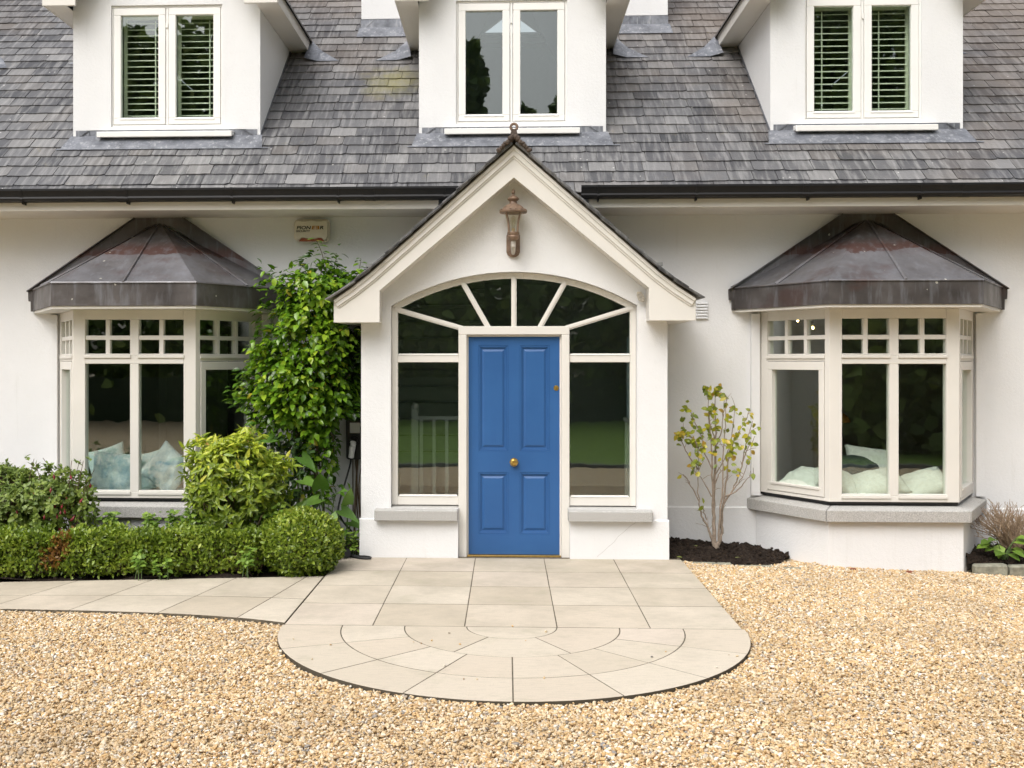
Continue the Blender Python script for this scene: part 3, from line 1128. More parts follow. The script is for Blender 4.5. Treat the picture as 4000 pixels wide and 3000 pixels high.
        if k == 0:
            mm.build('hinge', M['trim2'], d)
    return d


DW = [(-3.946, -2.824), (-.496, .595), (2.90, 4.018)]
DN = ['left dormer with louvred shutters behind its panes', 'middle dormer above the porch with bare reflective panes', 'right dormer with louvred shutters and a shadowed left cheek']
for k in range(3):
    dormer(DORM[k][0], DORM[k][1], (DW[k][0], DW[k][1], 4.085, 5.30), k, DN[k])

# ---- chimney stacks behind the middle dormer
for (a, b), nm in zip(CHIM, ('left of the middle dormer', 'right of the middle dormer')):
    y = 12.60
    m = MB()
    m.box(a, b, y, y + .8, roofz(y) + .13, 7.4)
    m.box(a + .012, b - .012, y + .012, y + .79, roofz(y) - .1, roofz(y) + .129)
    c = m.build('chimney', M['wall'], HOUSE, label='white rendered chimney stack ' + nm)
    m = MB()
    p = lambda x, yy, l: tuple(Vector((x, yy, roofz(yy))) + nrm * l)
    m.box(a - .004, b + .004, y - .006, y + .011, roofz(y) + .005, roofz(y) + .122)
    m.prism([p(a - .03, y - .19, .024), p(b + .03, y - .19, .024), p(b + .02, y - .007, .03), p(a - .02, y - .007, .03)], tuple(nrm * .004))
    m.prism([(a + .02, y - .0075, roofz(y) + .02), (a + .13, y - .0075, roofz(y) + .115), (a + .15, y - .0075, roofz(y) + .115), (a + .05, y - .0075, roofz(y) + .02)], (0, -.003, 0))
    m.build('lead_apron', M['lead'], c)
m = MB()
p = lambda x, yy, l: tuple(Vector((x, yy, roofz(yy))) + nrm * l)
m.prism([p(-5.78, 12.08, .05), p(-5.70, 12.02, .03), p(-5.58, 11.86, .026), p(-5.86, 11.84, .05)], tuple(nrm * .004))
m.build('valley_lead', M['lead'], ROOF)

# ================================================================== PORCH
PX0, PX1, PY = -1.296, 1.42, 9.585
O0, O1 = -1.030, 1.155            # opening
SPR = 2.243
DJ0, DJ1 = -.428, .562            # door jamb outer edges
half = (O1 - O0) / 2
ocx = (O0 + O1) / 2
rise = .30
AR = (half ** 2 + rise ** 2) / (2 * rise)
acz = SPR + rise - AR


def arc(r, n=20, half_=None):
    """points on a circle about the arch centre, left to right, between the two jambs moved in by AR - r"""
    hh = half - (AR - r)
    a = math.asin(hh / r)
    return [(ocx + r * math.sin(-a + 2 * a * k / n), acz + r * math.cos(-a + 2 * a * k / n)) for k in range(n + 1)]


m = MB()
outline = [(PX0, -.2), (DJ0, -.2), (DJ0, .44), (O0, .44)] + arc(AR) + [(O1, .44), (DJ1, .44), (DJ1, -.2), (PX1, -.2), (PX1, 2.31), (PC, 3.56), (PX0, 2.31)]
m.xz(outline, PY, PY + .22)
for a, b in ((PX0, PX0 + .2), (PX1 - .2, PX1)):
    m.box(a, b, PY + .2205, WY - .001, -.2, 2.2)
PORCH = m.build('porch', M['wall'], HOUSE, label='projecting white porch with pointed gable and arched glazing')
m = MB()
for a, b in ((PX0 - .013, DJ0 - .001), (DJ1 + .001, PX1 + .013)):
    m = MB()
    m.prism([(a, PY - .001, -.2), (a, PY - .014, -.2), (a, PY - .014, .338), (a, PY - .001, .349)], (b - a, 0, 0))
    m.build('plinth', M['wall'], PORCH)
# hairline crack on the right plinth panel
m = MB()
ck = [(.80, .02), (.86, .07), (.90, .11), (.95, .15), (.985, .20), (1.04, .245), (1.10, .30), (1.16, .335)]
for (xa, za), (xb, zb_) in zip(ck, ck[1:]):
    m.bar((xa, za), (xb, zb_), .0016, PY - .0152, PY - .0142)
m.build('plinth_crack', M['crack'], PORCH)
for a, b in ((-1.168, DJ0 - .002), (.545, 1.283)):
    m = MB()
    m.prism([(a, 9.50, .335), (a, 9.50, .428), (a, PY + .13, .455), (a, PY + .13, .335)], (b - a, 0, 0))
    m.build('stone_sill', M['granite'], PORCH, bevel=.006)

# bargeboard with boxed ends
BY0, BY1 = 9.35, 9.385
top = [(-1.504, 2.278), (-1.345, 2.386), (-1.183, 2.513), (PC, 3.612), (1.31, 2.513), (1.47, 2.39), (1.628, 2.286)]
m = MB()
m.xz([(-1.504, 2.085)] + top + [(1.628, 2.098), (1.228, 2.098), (1.228, 2.378), (PC, 3.338), (-1.102, 2.363), (-1.102, 2.085)], BY0, BY1)
m.build('bargeboard', M['trim'], PORCH, bevel=.002)
for sd_, (x0, x1, xi0, xi1, xo0, xo1, zl) in ((-1, (-1.498, PX0 - .001, PX0, -1.106, -1.500, -1.486, 2.088)), (1, (PX1 + .001, 1.622, 1.232, PX1, 1.610, 1.624, 2.101))):
    m = MB()
    m.box(x0, x1, BY1 + .001, WY - .002, zl, zl + .032)
    m.box(xi0, xi1, BY1 + .001, PY - .001, zl, zl + .032)
    m.box(xo0, xo1, BY1 + .002, WY - .002, zl + .033, zl + .18)
    # sloping soffit of the gable overhang and the inner cheek of the box
    bx, bz = (-1.104, 2.365) if sd_ < 0 else (1.230, 2.380)
    m.xz([(bx, bz), (PC, 3.345), (PC, 3.365), (bx, bz + .025)], BY1 + .0005, PY - .0005)
    m.box(min(bx, bx + sd_ * .012), max(bx, bx + sd_ * .012), BY1 + .0015, PY - .0015, zl + .033, bz + .02)
    m.build('eaves_board', M['trim'], PORCH)
mould = top[:1] + top[1:]
for d0, d1, y in ((.002, .026, 9.322), (.026, .046, 9.334), (.046, .064, 9.328), (.064, .080, 9.340)):
    a, b = offset_line(mould, d0), offset_line(mould, d1)
    m = MB()
    h = len(a) // 2
    for q0, q1 in ((0, h), (h, len(a) - 1)):
        for k in range(q0, q1):
            m.xz([a[k], a[k + 1], b[k + 1], b[k]], y, BY0 - .0005)
    if d0 == .002:
        VM = m
    else:
        VM.v, b0 = VM.v + m.v, len(VM.v)
        VM.f += [tuple(i + b0 for i in q) for q in m.f]
VM.build('verge_moulding', M['trim'], PORCH)

# porch roof: boards and verge slates laid up both slopes
m = MB()
for k in range(3):
    m.xz([top[k], top[k + 1], (top[k + 1][0], top[k + 1][1] + .012), (top[k][0], top[k][1] + .012)], 9.33, 10.6 if k < 2 else 10.2)
for k in range(3, 6):
    m.xz([top[k], top[k + 1], (top[k + 1][0], top[k + 1][1] + .012), (top[k][0], top[k][1] + .012)], 9.33, 10.6 if k > 3 else 10.2)
m.build('porch_roof', M['mortar'], PORCH)
for s in (0, 1):
    line = [Vector(q) for q in (top[:4] if s == 0 else top[::-1][:4])]
    segs = [(line[i + 1] - line[i]).length for i in range(3)]
    T = sum(segs)

    def at_(t):
        for i in range(3):
            if t <= segs[i] or i == 2:
                return line[i] + (line[i + 1] - line[i]).normalized() * t
            t -= segs[i]
    t = -.05
    k = 0
    while t < T - .06:
        a, b = at_(t), at_(min(t + .30, T - .004))
        dd = (b - a).normalized()
        n2 = Vector((-dd.y, dd.x)) if s == 0 else Vector((dd.y, -dd.x))
        m = MB()
        lo, hi = .034 + random.uniform(-.002, .003), .018
        th = .008
        yy = 9.27 + random.uniform(-.008, .008)
        m.xz([tuple(a + n2 * lo), tuple(b + n2 * hi), tuple(b + n2 * (hi + th)), tuple(a + n2 * (lo + th))], yy, yy + .32)
        m.xz([tuple(a + n2 * (lo - .010) + dd * .02), tuple(b + n2 * (hi - .006)), tuple(b + n2 * (hi - .001)), tuple(a + n2 * (lo - .002) + dd * .02)], yy + .006, yy + .3)
        m.xz([tuple(a + n2 * lo), tuple(b + n2 * hi), tuple(b + n2 * (hi + th)), tuple(a + n2 * (lo + th))], yy + .324, 10.45 if t > 1 else 10.44)
        m.build('slate', M['slate'], PORCH)
        t += .165
        k += 1
# crested clay ridge with a ring finial
m = MB()
za = 3.625
for s in (-1, 1):
    m.xz([(PC, za + .055), (PC + s * .125, za - .055), (PC + s * .115, za - .075), (PC, za + .03)], 9.255, 10.3)
    r2 = random.Random(5)
    for k in range(7):
        t = k / 6
        m.ball((PC + s * (.015 + .115 * t), 9.25, za + .045 - .11 * t + r2.uniform(-.008, .008)), (r2.uniform(.016, .026), .02, r2.uniform(.014, .024)), 7, 5)
m.xz([(PC - .035, za + .05), (PC + .035, za + .05), (PC + .02, za + .115), (PC - .02, za + .115)], 9.262, 9.30)
m.build('ridge_tile', M['clay'], PORCH)
m = MB()
ring = [(PC + .028 * math.cos(t), 9.28, za + .135 + .028 * math.sin(t)) for t in [2 * math.pi * k / 12 for k in range(13)]]
m.tube(ring, .012, 6)
m.build('ridge_finial', M['bronze'], PORCH, smooth=True)

# glazed screen: arch ring, sidelight frames, fan bars
FY = PY + .075
m = MB()
FW = .055
A0, A1 = arc(AR - .002, 24), arc(AR - FW, 24)
for k in range(24):
    m.xz([A0[k], A0[k + 1], A1[k + 1], A1[k]], FY, FY + .06)
gx0, gx1 = O0 + FW, O1 - FW
m.xz([(O0 + .002, .458), (gx0, .458), A1[0], A0[0]], FY, FY + .06)
m.xz([(gx1, .458), (O1 - .002, .458), A0[-1], A1[-1]], FY, FY + .06)
for a, b in ((gx0, DJ0), (DJ1, gx1)):
    m.box(a + .0005, b - .0005, FY - .004, FY + .058, .459, .535)
    m.box(a + .0005, b - .0005, FY - .004, FY + .058, 1.738, 1.80)
    m.prism([(a + .012, FY - .012, .535), (a + .012, FY + .02, .552), (a + .012, FY + .02, .535)], (b - a - .024, 0, 0))
    m.prism([(a + .002, FY - .012, 1.80), (a + .002, FY + .02, 1.818), (a + .002, FY + .02, 1.80)], (b - a - .004, 0, 0))
m.build('window_frame', M['trim'], PORCH, bevel=.003)
DT = 2.06
m = MB()
for a, b in ((DJ0, -.354), (.491, DJ1)):
    m.box(a, b, FY - .02, FY + .10, -.01, 1.984)
m.box(DJ0, DJ1, FY - .02, FY + .10, 1.985, DT)
# stepped inner bead of the door frame
for a, b in ((-.3538, -.340), (.477, .4908)):
    m.box(a, b, FY + .02, FY + .099, -.01, 1.968)
m.box(-.3538, .4908, FY + .02, FY + .099, 1.9685, 1.9845)
m.build('door_frame', M['trim'], PORCH, bevel=.004)
m = MB()
fans = [((-.405, 2.045), (-.995, 2.215)), ((-.165, DT - .005), (-.392, 2.455)), ((PC + .002, DT - .005), (PC + .002, 2.50)), ((.302, DT - .005), (.525, 2.455)), ((.54, 2.045), (1.12, 2.222))]
for k, (p_, q_) in enumerate(fans):
    m.bar(p_, q_, .046, FY - .003 - .0012 * k, FY + .05 - .001 * k, .01)
    m.bar(p_, q_, .020, FY - .012 - .0012 * k, FY - .0032 - .0012 * k, .004)
m.build('glazing_bar', M['trim'], PORCH)


def arcz(x):
    return acz + math.sqrt((AR - FW + .008) ** 2 - (x - ocx) ** 2)


def archrun(xa, xb, n=6):
    return [(xa + (xb - xa) * k / n, arcz(xa + (xb - xa) * k / n)) for k in range(n + 1)]


G0 = FY + .026


def pane(pts):
    mm = MB()
    mm.xz(pts, G0, G0 + .006)
    return mm.build('window_pane', M['glass'], PORCH)


for a, b in ((gx0 - .006, DJ0 + .006), (DJ1 - .006, gx1 + .006)):
    pane([(a, .525), (b, .525), (b, 1.745), (a, 1.745)])
pane([(gx0 - .006, 1.79), (DJ0 + .006, 1.79), (DJ0 + .006, 2.052), (gx0 - .006, 2.212)])
pane([(DJ1 - .006, 1.79), (gx1 + .006, 1.79), (gx1 + .006, 2.222), (DJ1 - .006, 2.052)])
pane([(-.395, 2.045), (-.169, 2.052)] + archrun(-.385, gx0 + .003)[0:] + [(gx0 + .003, 2.214)])
pane([(-.165, 2.05), (PC, 2.05)] + archrun(PC, -.385))
pane([(PC + .003, 2.05), (.30, 2.05)] + archrun(.52, PC + .003))
pane([(.304, 2.052), (.53, 2.045), (gx1 - .003, 2.22)] + archrun(gx1 - .003, .524))

# ---- front door
DX0, DX1, DZ0, DZ1, DY = -.352, .489, .014, 1.976, FY + .035
m = MB()
xs = [DX0 + .004, -.253, .018, .120, .390, DX1 - .004]
zs = [DZ0, .195, .750, .940, 1.890, DZ1 - .010]
wall_grid(m, xs, zs, lambda x, z: not ((-.253 < x < .018 or .120 < x < .390) and (.195 < z < .750 or .940 < z < 1.890)), DY, DY + .044)
DOOR = m.build('front_door', M['door'], HOUSE, label='blue four-panelled front door with brass knob', bevel=.003)
for a, b in ((-.253, .018), (.120, .390)):
    for c, d in ((.195, .750), (.940, 1.890)):
        m = MB()
        m.box(a - .002, b + .002, DY + .018, DY + .032, c - .002, d + .002)
        # moulding round the recess, then the raised field
        for w0_, w1_, ya, yb in ((0, .016, DY + .003, DY + .0175), (.016, .026, DY + .009, DY + .0176)):
            m.box(a + w0_, a + w1_, ya, yb, c + w0_, d - w0_)
            m.box(b - w1_, b - w0_, ya, yb, c + w0_, d - w0_)
            m.box(a + w1_, b - w1_, ya + .0001, yb, c + w0_, c + w1_)
            m.box(a + w1_, b - w1_, ya + .0001, yb, d - w1_, d - w0_)
        i0, i1 = .036, .054
        A = [(a + i0, DY + .0179, c + i0), (b - i0, DY + .0179, c + i0), (b - i0, DY + .0179, d - i0), (a + i0, DY + .0179, d - i0)]
        B = [(a + i1, DY + .008, c + i1), (b - i1, DY + .008, c + i1), (b - i1, DY + .008, d - i1), (a + i1, DY + .008, d - i1)]
        m.add(A + B, [(4, 5, 6, 7)] + [(k, (k + 1) % 4, 4 + (k + 1) % 4, 4 + k) for k in range(4)])
        m.build('door_panel', M['door'], DOOR, bevel=.002)
m = MB()
m.lathe([(0, -.052), (.020, -.050), (.032, -.040), (.036, -.030), (.030, -.018), (.018, -.012), (.018, -.006), (.040, -.004), (.040, 0)], (.068, DY, .841), 8, 'y')
m.build('door_knob', M['brass'], DOOR)
m = MB()
m.lathe([(0, -.010), (.010, -.010), (.012, -.007), (.022, -.006), (.025, 0)], (.446, DY, 1.507), 14, 'y')
m.box(.4435, .4485, DY - .0115, DY - .0098, 1.500, 1.514)
m.build('door_lock', M['brass'], DOOR)
m = MB()
m.box(DX0 + .003, DX1 - .003, FY - .01, DY + .05, -.005, .011)
m.build('threshold', M['brass'], DOOR, bevel=.002)

# ================================================================== BAY WINDOWS
def bay_line(c, o=0.):
    pts = [(c - BW, WY), (c - BF, BY), (c + BF, BY), (c + BW, WY)]
    return offset_line(pts, o)


def clip_wall(L):
    """make both ends of a moved bay line meet the wall plane again"""
    L = [Vector(q) for q in L]
    for a, b in ((0, 1), (-1, -2)):
        d = L[a] - L[b]
        t = (WY - .002 - L[b].y) / d.y
        L[a] = L[b] + d * t
    return [tuple(q) for q in L]


def face_box(m, P, Q, s0, s1, z0, z1, d0, d1):
    """box on the vertical face P->Q: s along it, d inwards from the face"""
    P, Q = Vector(P), Vector(Q)
    e = (Q - P).normalized()
    n = Vector((-e.y, e.x))
    pts = [P + e * s0 + n * d0, P + e * s1 + n * d0, P + e * s1 + n * d1, P + e * s0 + n * d1]
    m.xy([tuple(q) for q in pts], z0, z1)


def sub_line(o0, o1, c, z0, z1, m):
    a, b = clip_wall(bay_line(c, o0)), clip_wall(bay_line(c, o1))
    for k in range(3):
        m.xy([a[k], a[k + 1], b[k + 1], b[k]], z0, z1)


ZB, ZT = .50, 2.215
for c, side in BAYS:
    m = MB()
    L = clip_wall(bay_line(c, .035))
    I = clip_wall(bay_line(c, -.16))
    for k in range(3):
        m.xy([L[k], L[k + 1], I[k + 1], I[k]], -.35, .332)
    BAYO = m.build('bay_window', M['wall'], HOUSE, label=f'{side} three-sided bay window on a rendered base')
    # granite sills
    a, b = clip_wall(bay_line(c, .105)), clip_wall(bay_line(c, -.10))
    for k in range(3):
        P = [Vector(q) for q in (a[k], a[k + 1], b[k + 1], b[k])]
        e = (P[1] - P[0]).normalized() * .003
        bot = [P[0] + e * (k > 0), P[1] - e * (k < 2), P[2] - e * (k < 2), P[3] + e * (k > 0)]
        m = MB()
        m.add([(q.x, q.y, .333) for q in bot] + [(q.x, q.y, z) for q, z in zip(bot, (.438, .438, .478, .478))],
              [(3, 2, 1, 0), (4, 5, 6, 7), (0, 1, 5, 4), (1, 2, 6, 5), (2, 3, 7, 6), (3, 0, 4, 7)])
        m.build('stone_sill', M['granite'], BAYO, bevel=.006)
    L = clip_wall(bay_line(c, 0))
    m = MB()
    sub_line(-.012, -.09, c, .4785, .499, m)
    m.build('sill_gap', M['black'], BAYO)
    inner = MB()
    inner.xy(clip_wall(bay_line(c, -.102)), .462, .505)
    inner.build('window_board', M['inwhite'], BAYO)
    for k in range(3):
        P, Q = L[k], L[k + 1]
        W = (Vector(Q) - Vector(P)).length
        m, panes = MB(), []
        fb = lambda *z: face_box(m, P, Q, *z)
        D = .085
        if k == 1:
            e0, e1 = .112, W - .112
            fb(0, e0, ZB, ZT, .0004, D)
            fb(e1, W, ZB, ZT, .0004, D)
            fb(e0 + .0005, e1 - .0005, ZB, .553, .001, D)
            fb(e0 + .0005, e1 - .0005, 2.128, ZT, .001, D)
            fb(e0 + .0005, e1 - .0005, 1.724, 1.798, .0012, D - .001)
            mm0, mm1 = W / 2 - .040, W / 2 + .040
            for z0, z1 in ((.5535, 1.7235), (1.7985, 2.1275)):
                fb(mm0, mm1, z0, z1, .002, D - .002)
            for a, b in ((e0, mm0), (mm1, e1)):
                # sloped glazing beads at the foot of each light
                for zz in (.553, 1.798):
                    fb(a - .008, b + .008, zz - .022, zz + .006, -.012, .02)
                    fb(a, b, zz + .0062, zz + .018, .004, .03)
                panes.append((a, b, .553, 1.724))
                mid_ = (a + b) / 2
                fb(mid_ - .020, mid_ + .020, 1.799, 2.127, .008, .06)
                fb(a + .0005, b - .0005, 1.942, 1.982, .0095, .059)
                for a2, b2 in ((a, mid_ - .020), (mid_ + .020, b)):
                    panes += [(a2, b2, 1.816, 1.942), (a2, b2, 1.982, 2.128)]
        else:
            s0, s1 = (.105, W - .055) if k == 0 else (.055, W - .105)
            fb(0, s0, ZB, ZT, .0006, D - .001)
            fb(s1, W, ZB, ZT, .0006, D - .001)
            fb(s0 + .0005, s1 - .0005, ZB, .530, .001, D)
            fb(s0 + .0005, s1 - .0005, 2.128, ZT, .001, D)
            fb(s0 + .0005, s1 - .0005, 1.748, 1.800, .001, D)
            fb(s0 - .006, s1 + .006, 1.772, 1.800, -.013, .0)
            fb(s0 + .004, s1 - .004, 1.8002, 1.815, .004, .03)
            # opening casement
            for z in ((s0 + .004, s1 - .004, .534, .612), (s0 + .004, s1 - .004, 1.668, 1.744)):
                fb(*z, -.006, .06)
            fb(s0 + .004, s0 + .066, .6122, 1.6678, -.006, .0595)
            fb(s1 - .066, s1 - .004, .6122, 1.6678, -.006, .0595)
            fb(s0 + .052, s1 - .052, .592, .616, -.016, .0)
            panes.append((s0 + .064, s1 - .064, .61, 1.67))
            w3 = (s1 - s0) / 3
            for q in (1, 2):
                fb(s0 + w3 * q - .019, s0 + w3 * q + .019, 1.8152, 2.1275, .008, .06)
            fb(s0 + .0005, s1 - .0005, 1.944, 1.982, .0095, .059)
            for q in range(3):
                a2, b2 = s0 + w3 * q + .018 * (q > 0), s0 + w3 * (q + 1) - .018 * (q < 2)
                panes += [(a2, b2, 1.816, 1.944), (a2, b2, 1.982, 2.128)]
        m.build('window_frame', M['trim'], BAYO, bevel=.003)
        for a, b, z0, z1 in panes:
            pm = MB()
            face_box(pm, P, Q, a - .003, b + .003, z0 - .003, z1 + .003, .036, .042)
            pm.build('window_pane', M['glass'], BAYO)
    # corner reveal between frame and wall
    m = MB()
    for s, q in ((-1, L[0]), (1, L[3])):
        x = q[0]
        a, b = sorted((x + s * .004, x + s * .085))
        m.box(a, b, WY - .05, WY - .003, .468, 2.2)
    m.build('wall_reveal', M['wall'], BAYO)
    # boarded soffit under the copper roof
    m = MB()
    m.xy(clip_wall(offset_line([(c - 1.275, WY - .012), (c - .655, 9.42), (c + .655, 9.42), (c + 1.275, WY - .012)], -.014)), 2.2155, 2.239)
    m.build('soffit_board', M['trim'], BAYO)

    # ---- copper roof
    E = clip_wall(bay_line(c, .25))
    fx, fyy = .655, 9.42
    EV = [(c - 1.275, WY - .012), (c - fx, fyy), (c + fx, fyy), (c + 1.275, WY - .012)]
    ZE, ZF = 2.442, 2.240
    apex = Vector((c + .0, WY - .02, 3.10))
    m = MB()
    m.xy(clip_wall(offset_line(EV, -.016)), ZF + .02, ZF + .035)
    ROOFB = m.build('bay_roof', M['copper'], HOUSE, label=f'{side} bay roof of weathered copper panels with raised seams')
    for k in range(3):
        (xa, ya), (xb, yb) = EV[k], EV[k + 1]
        mm = MB()
        e = Vector((xb - xa, yb - ya)).normalized() * .012
        nn = Vector((-e.y, e.x)) 
        q = [(xa, ya), (xb, yb), (xb + nn.x, yb + nn.y), (xa + nn.x, ya + nn.y)]
        if k == 0: q[0] = (xa, ya); q[3] = (xa + .012, ya)
        mm.xy(q, ZF, ZE)
        # drip edge at the eave
        mm.prism([(xa - nn.x * .7, ya - nn.y * .7, ZE - .004), (xb - nn.x * .7, yb - nn.y * .7, ZE - .004), (xb, yb, ZE + .010), (xa, ya, ZE + .010)], (0, 0, .004))
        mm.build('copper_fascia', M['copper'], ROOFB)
        A, B = Vector((xa, ya, ZE + .004)), Vector((xb, yb, ZE + .004))
        Mid = (A + B) / 2
        cuts2 = [A, Mid, B] if k == 1 else [A, A.lerp(B, .42 if k == 2 else .42), B]
        if k == 2: cuts2 = [A, A.lerp(B, .52), B]
        if k == 0: cuts2 = [A, A.lerp(B, .48), B]
        for q in range(2):
            a_, b_ = cuts2[q], cuts2[q + 1]
            mm = MB()
            # panel subdivided down the slope and very slightly dished
            nn3 = (b_ - a_).cross(apex - a_).normalized()
            if nn3.z < 0: nn3 = -nn3
            N = 5
            rows = []
            for t in range(N + 1):
                tt = t / N
                l, r_ = a_.lerp(apex, tt), b_.lerp(apex, tt)
                for s_ in range(4):
                    rows.append(l.lerp(r_, s_ / 3) - nn3 * (.006 * math.sin(math.pi * s_ / 3) * (1 - tt)))
            fs = []
            for t in range(N):
                for s_ in range(3):
                    i0 = t * 4 + s_
                    fs.append((i0, i0 + 1, i0 + 5, i0 + 4))
            nv = len(rows)
            allv = [tuple(v) for v in rows] + [tuple(v - nn3 * .006) for v in rows]
            mm.add(allv, fs + [tuple(nv + i for i in f[::-1]) for f in fs])
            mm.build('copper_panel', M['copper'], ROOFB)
        for q in range(1 if k else 0, 2):
            a_ = cuts2[q]
            mm = MB()
            up_ = Vector((0, -.35, .94)) * .008
            mm.tube([tuple(a_ + up_ * .4), tuple(a_.lerp(apex, .45) + up_ * .6), tuple(a_.lerp(apex, .97) + up_)], [.016, .014, .010], 4)
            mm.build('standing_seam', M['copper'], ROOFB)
    # flat wall flashings that rise on both sides of the roof to the soffit
    for s in (-1, 1):
        mm = MB()
        pts = [(c + s * 1.305, 2.435), (c + s * .24, 3.148), (c + s * .0, 3.148), (c + s * .0, 3.06), (c + s * .12, 3.06), (c + s * 1.262, 2.33), (c + s * 1.30, 2.335)]
        mm.xz(pts, WY - .045, WY - .0015)
        mm.xz([(c + s * 1.309, 2.437), (c + s * .24, 3.1495), (c + s * .238, 3.142), (c + s * 1.306, 2.428)], WY - .075, WY - .0455)
        mm.build('wall_flashing', M['copper'], ROOFB)
        mm = MB()
        a, b = sorted((c + s * 1.245, c + s * 1.275))
        mm.box(a, b, WY - .05, WY - .013, 2.235, 2.43)
        mm.build('copper_return', M['copper'], ROOFB)

# ---- wall vent right of the porch
m = MB()
m.box(1.818, 1.93, WY - .010, WY - .001, 2.15, 2.325)
V_ = m.build('wall_vent', M['wall'], HOUSE)
for k in range(6):
    z = 2.158 + k * .028
    m = MB()
    m.prism([(1.820, WY - .0105, z), (1.820, WY - .030, z), (1.820, WY - .0105, z + .022)], (.108, 0, 0))
    m.build('vent_slat', M['wall'], V_)

# ================================================================== ROOMS BEHIND THE GLASS
def room(name, x0, x1, y0, y1, z0, z1, mat, floor=None, parent=HOUSE):
    m = MB()
    m.box(x0, x1, y1, y1 + .1, z0, z1)
    m.box(x0 - .1, x0 - .001, y0, y1 + .1, z0, z1)
    m.box(x1 + .001, x1 + .1, y0, y1 + .1, z0, z1)
    m.box(x0 - .1, x1 + .1, y0, y1 + .1, z1 + .001, z1 + .1)
    o = m.build(name, mat, parent)
    m = MB()
    m.box(x0 - .1, x1 + .1, y0, y1 + .1, z0 - .1, z0 - .001)
    m.build('room_floor', floor or M['wood'], parent)
    return o


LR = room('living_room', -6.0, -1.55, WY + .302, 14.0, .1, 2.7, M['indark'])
RR = room('dining_room', 2.15, 6.2, WY + .302, 14.6, .1, 2.7, M['inwall'])
HALL = room('hall', -1.40, 1.60, WY + .302, 14.2, .0, 2.75, M['inwall'], M['panel'])
m = MB()
m.box(PX0 + .01, PX1 - .01, PY + .222, WY + .30, 2.61, 2.64)
m.box(PX0 + .22, PX1 - .22, FY + .12, WY + .30, -.06, -.008)
m.build('porch_ceiling', M['indark'], HOUSE)
# panelled door at the back of the living room
m = MB()
m.box(-4.55, -3.65, 13.95, 13.995, .1, 2.1)
PD = m.build('room_door', M['panel'], HOUSE)
for a, b in ((-4.45, -4.14), (-4.06, -3.75)):
    for z0, z1 in ((.3, .95), (1.1, 1.95)):
        m = MB()
        m.box(a, b, 13.938, 13.9495, z0, z1)
        m.build('door_panel', M['panel'], PD, bevel=.008)
# attic rooms behind the dormers
for k, (x0, x1) in enumerate(DORM):
    a, b = x0 + .145, x1 - .145
    cx = (a + b) / 2
    m = MB()
    y0, y1 = DFRONT + .165, 14.3
    rz = 6.90
    m.box(a - .004, a, y0, y1, 3.3, 5.36)
    m.box(b, b + .004, y0, y1, 3.3, 5.36)
    m.box(a, b, y0 + .05, y1, 3.3, 3.32)
    if k == 1:
        for s, xe in ((-1, a), (1, b)):
            m.xz([(xe, 5.36), (cx, rz), (cx, rz + .015), (xe, 5.375)], y0, y1)
        hz = 6.10
        hw = (b - a) / 2 * (rz - hz) / (rz - 5.36)
        m.xz([(a, 3.32), (b, 3.32), (b, 5.36), (cx + hw, hz), (cx - hw, hz), (a, 5.36)], y1, y1 + .05)
        for s in (-1, 1):
            m.xz([(cx + s * hw, hz + .0005), (cx, rz), (cx, 6.37), (cx + s * .36, hz + .0005)], y1, y1 + .05)
    else:
        m.box(a, b, y0, y1, 5.37, 5.39)
        m.box(a, b, y1, y1 + .05, 3.32, 5.36)
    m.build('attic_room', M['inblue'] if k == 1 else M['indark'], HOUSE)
    if k == 1:
        m = MB()
        for w_, za_, zb2, d_ in ((.45, 5.90, 5.985, .22), (.42, 6.0, 6.04, .14), (.38, 6.05, 6.088, .07)):
            m.prism([(cx - w_, y1 - d_, za_), (cx - w_, y1 - .002, za_), (cx - w_, y1 - .002, zb2), (cx - w_, y1 - d_, zb2 - .03)], (2 * w_, 0, 0))
        m.build('rooflight_frame', M['inwhite'], HOUSE)

# louvred shutters
for k, nm in ((0, 'left'), (2, 'right')):
    w0, w1 = DW[k]
    W = w1 - w0
    for h in range(2):
        x0 = w0 + .085 + h * (W / 2 - .006)
        x1 = x0 + W / 2 - .17 + .035
        x0 -= .02
        lab = f'pale green louvred shutter behind the {"left" if h == 0 else "right"} pane of the {nm} dormer'
        sh = empty('window_shutter', ((x0 + x1) / 2, DFRONT + .20, 4.09), lab, 'shutter', 'louvred shutters behind the dormer panes')
        m = MB()
        y = DFRONT + .185
        m.box(x0, x0 + .03, y, y + .028, 4.10, 5.30)
        m.box(x1 - .03, x1, y, y + .028, 4.10, 5.30)
        m.box(x0 + .0302, x1 - .0302, y, y + .028, 4.10, 4.15)
        m.box(x0 + .0302, x1 - .0302, y, y + .028, 5.215, 5.30)
        m.build('shutter_frame', M['shutter'], sh)
        m = MB()
        tx = x1 - .12 if k == 0 else x0 + .14
        m.box(tx, tx + .010, y - .022, y - .012, 4.17, 5.19)
        m.build('tilt_rod', M['shutter'], sh)
        me = None
        for q in range(17):
            z = 4.18 + q * .0625
            if me is None:
                mm = MB()
                mm.prism([(-.5 * (x1 - x0 - .066), -.027, -.016), (-.5 * (x1 - x0 - .066), -.025, -.006), (-.5 * (x1 - x0 - .066), .027, .010), (-.5 * (x1 - x0 - .066), .025, .002)], (x1 - x0 - .066, 0, 0))
                me = mm.mesh('slat', M['shutter'])
            link('slat', me, sh, ((x0 + x1) / 2, y + .014, z))

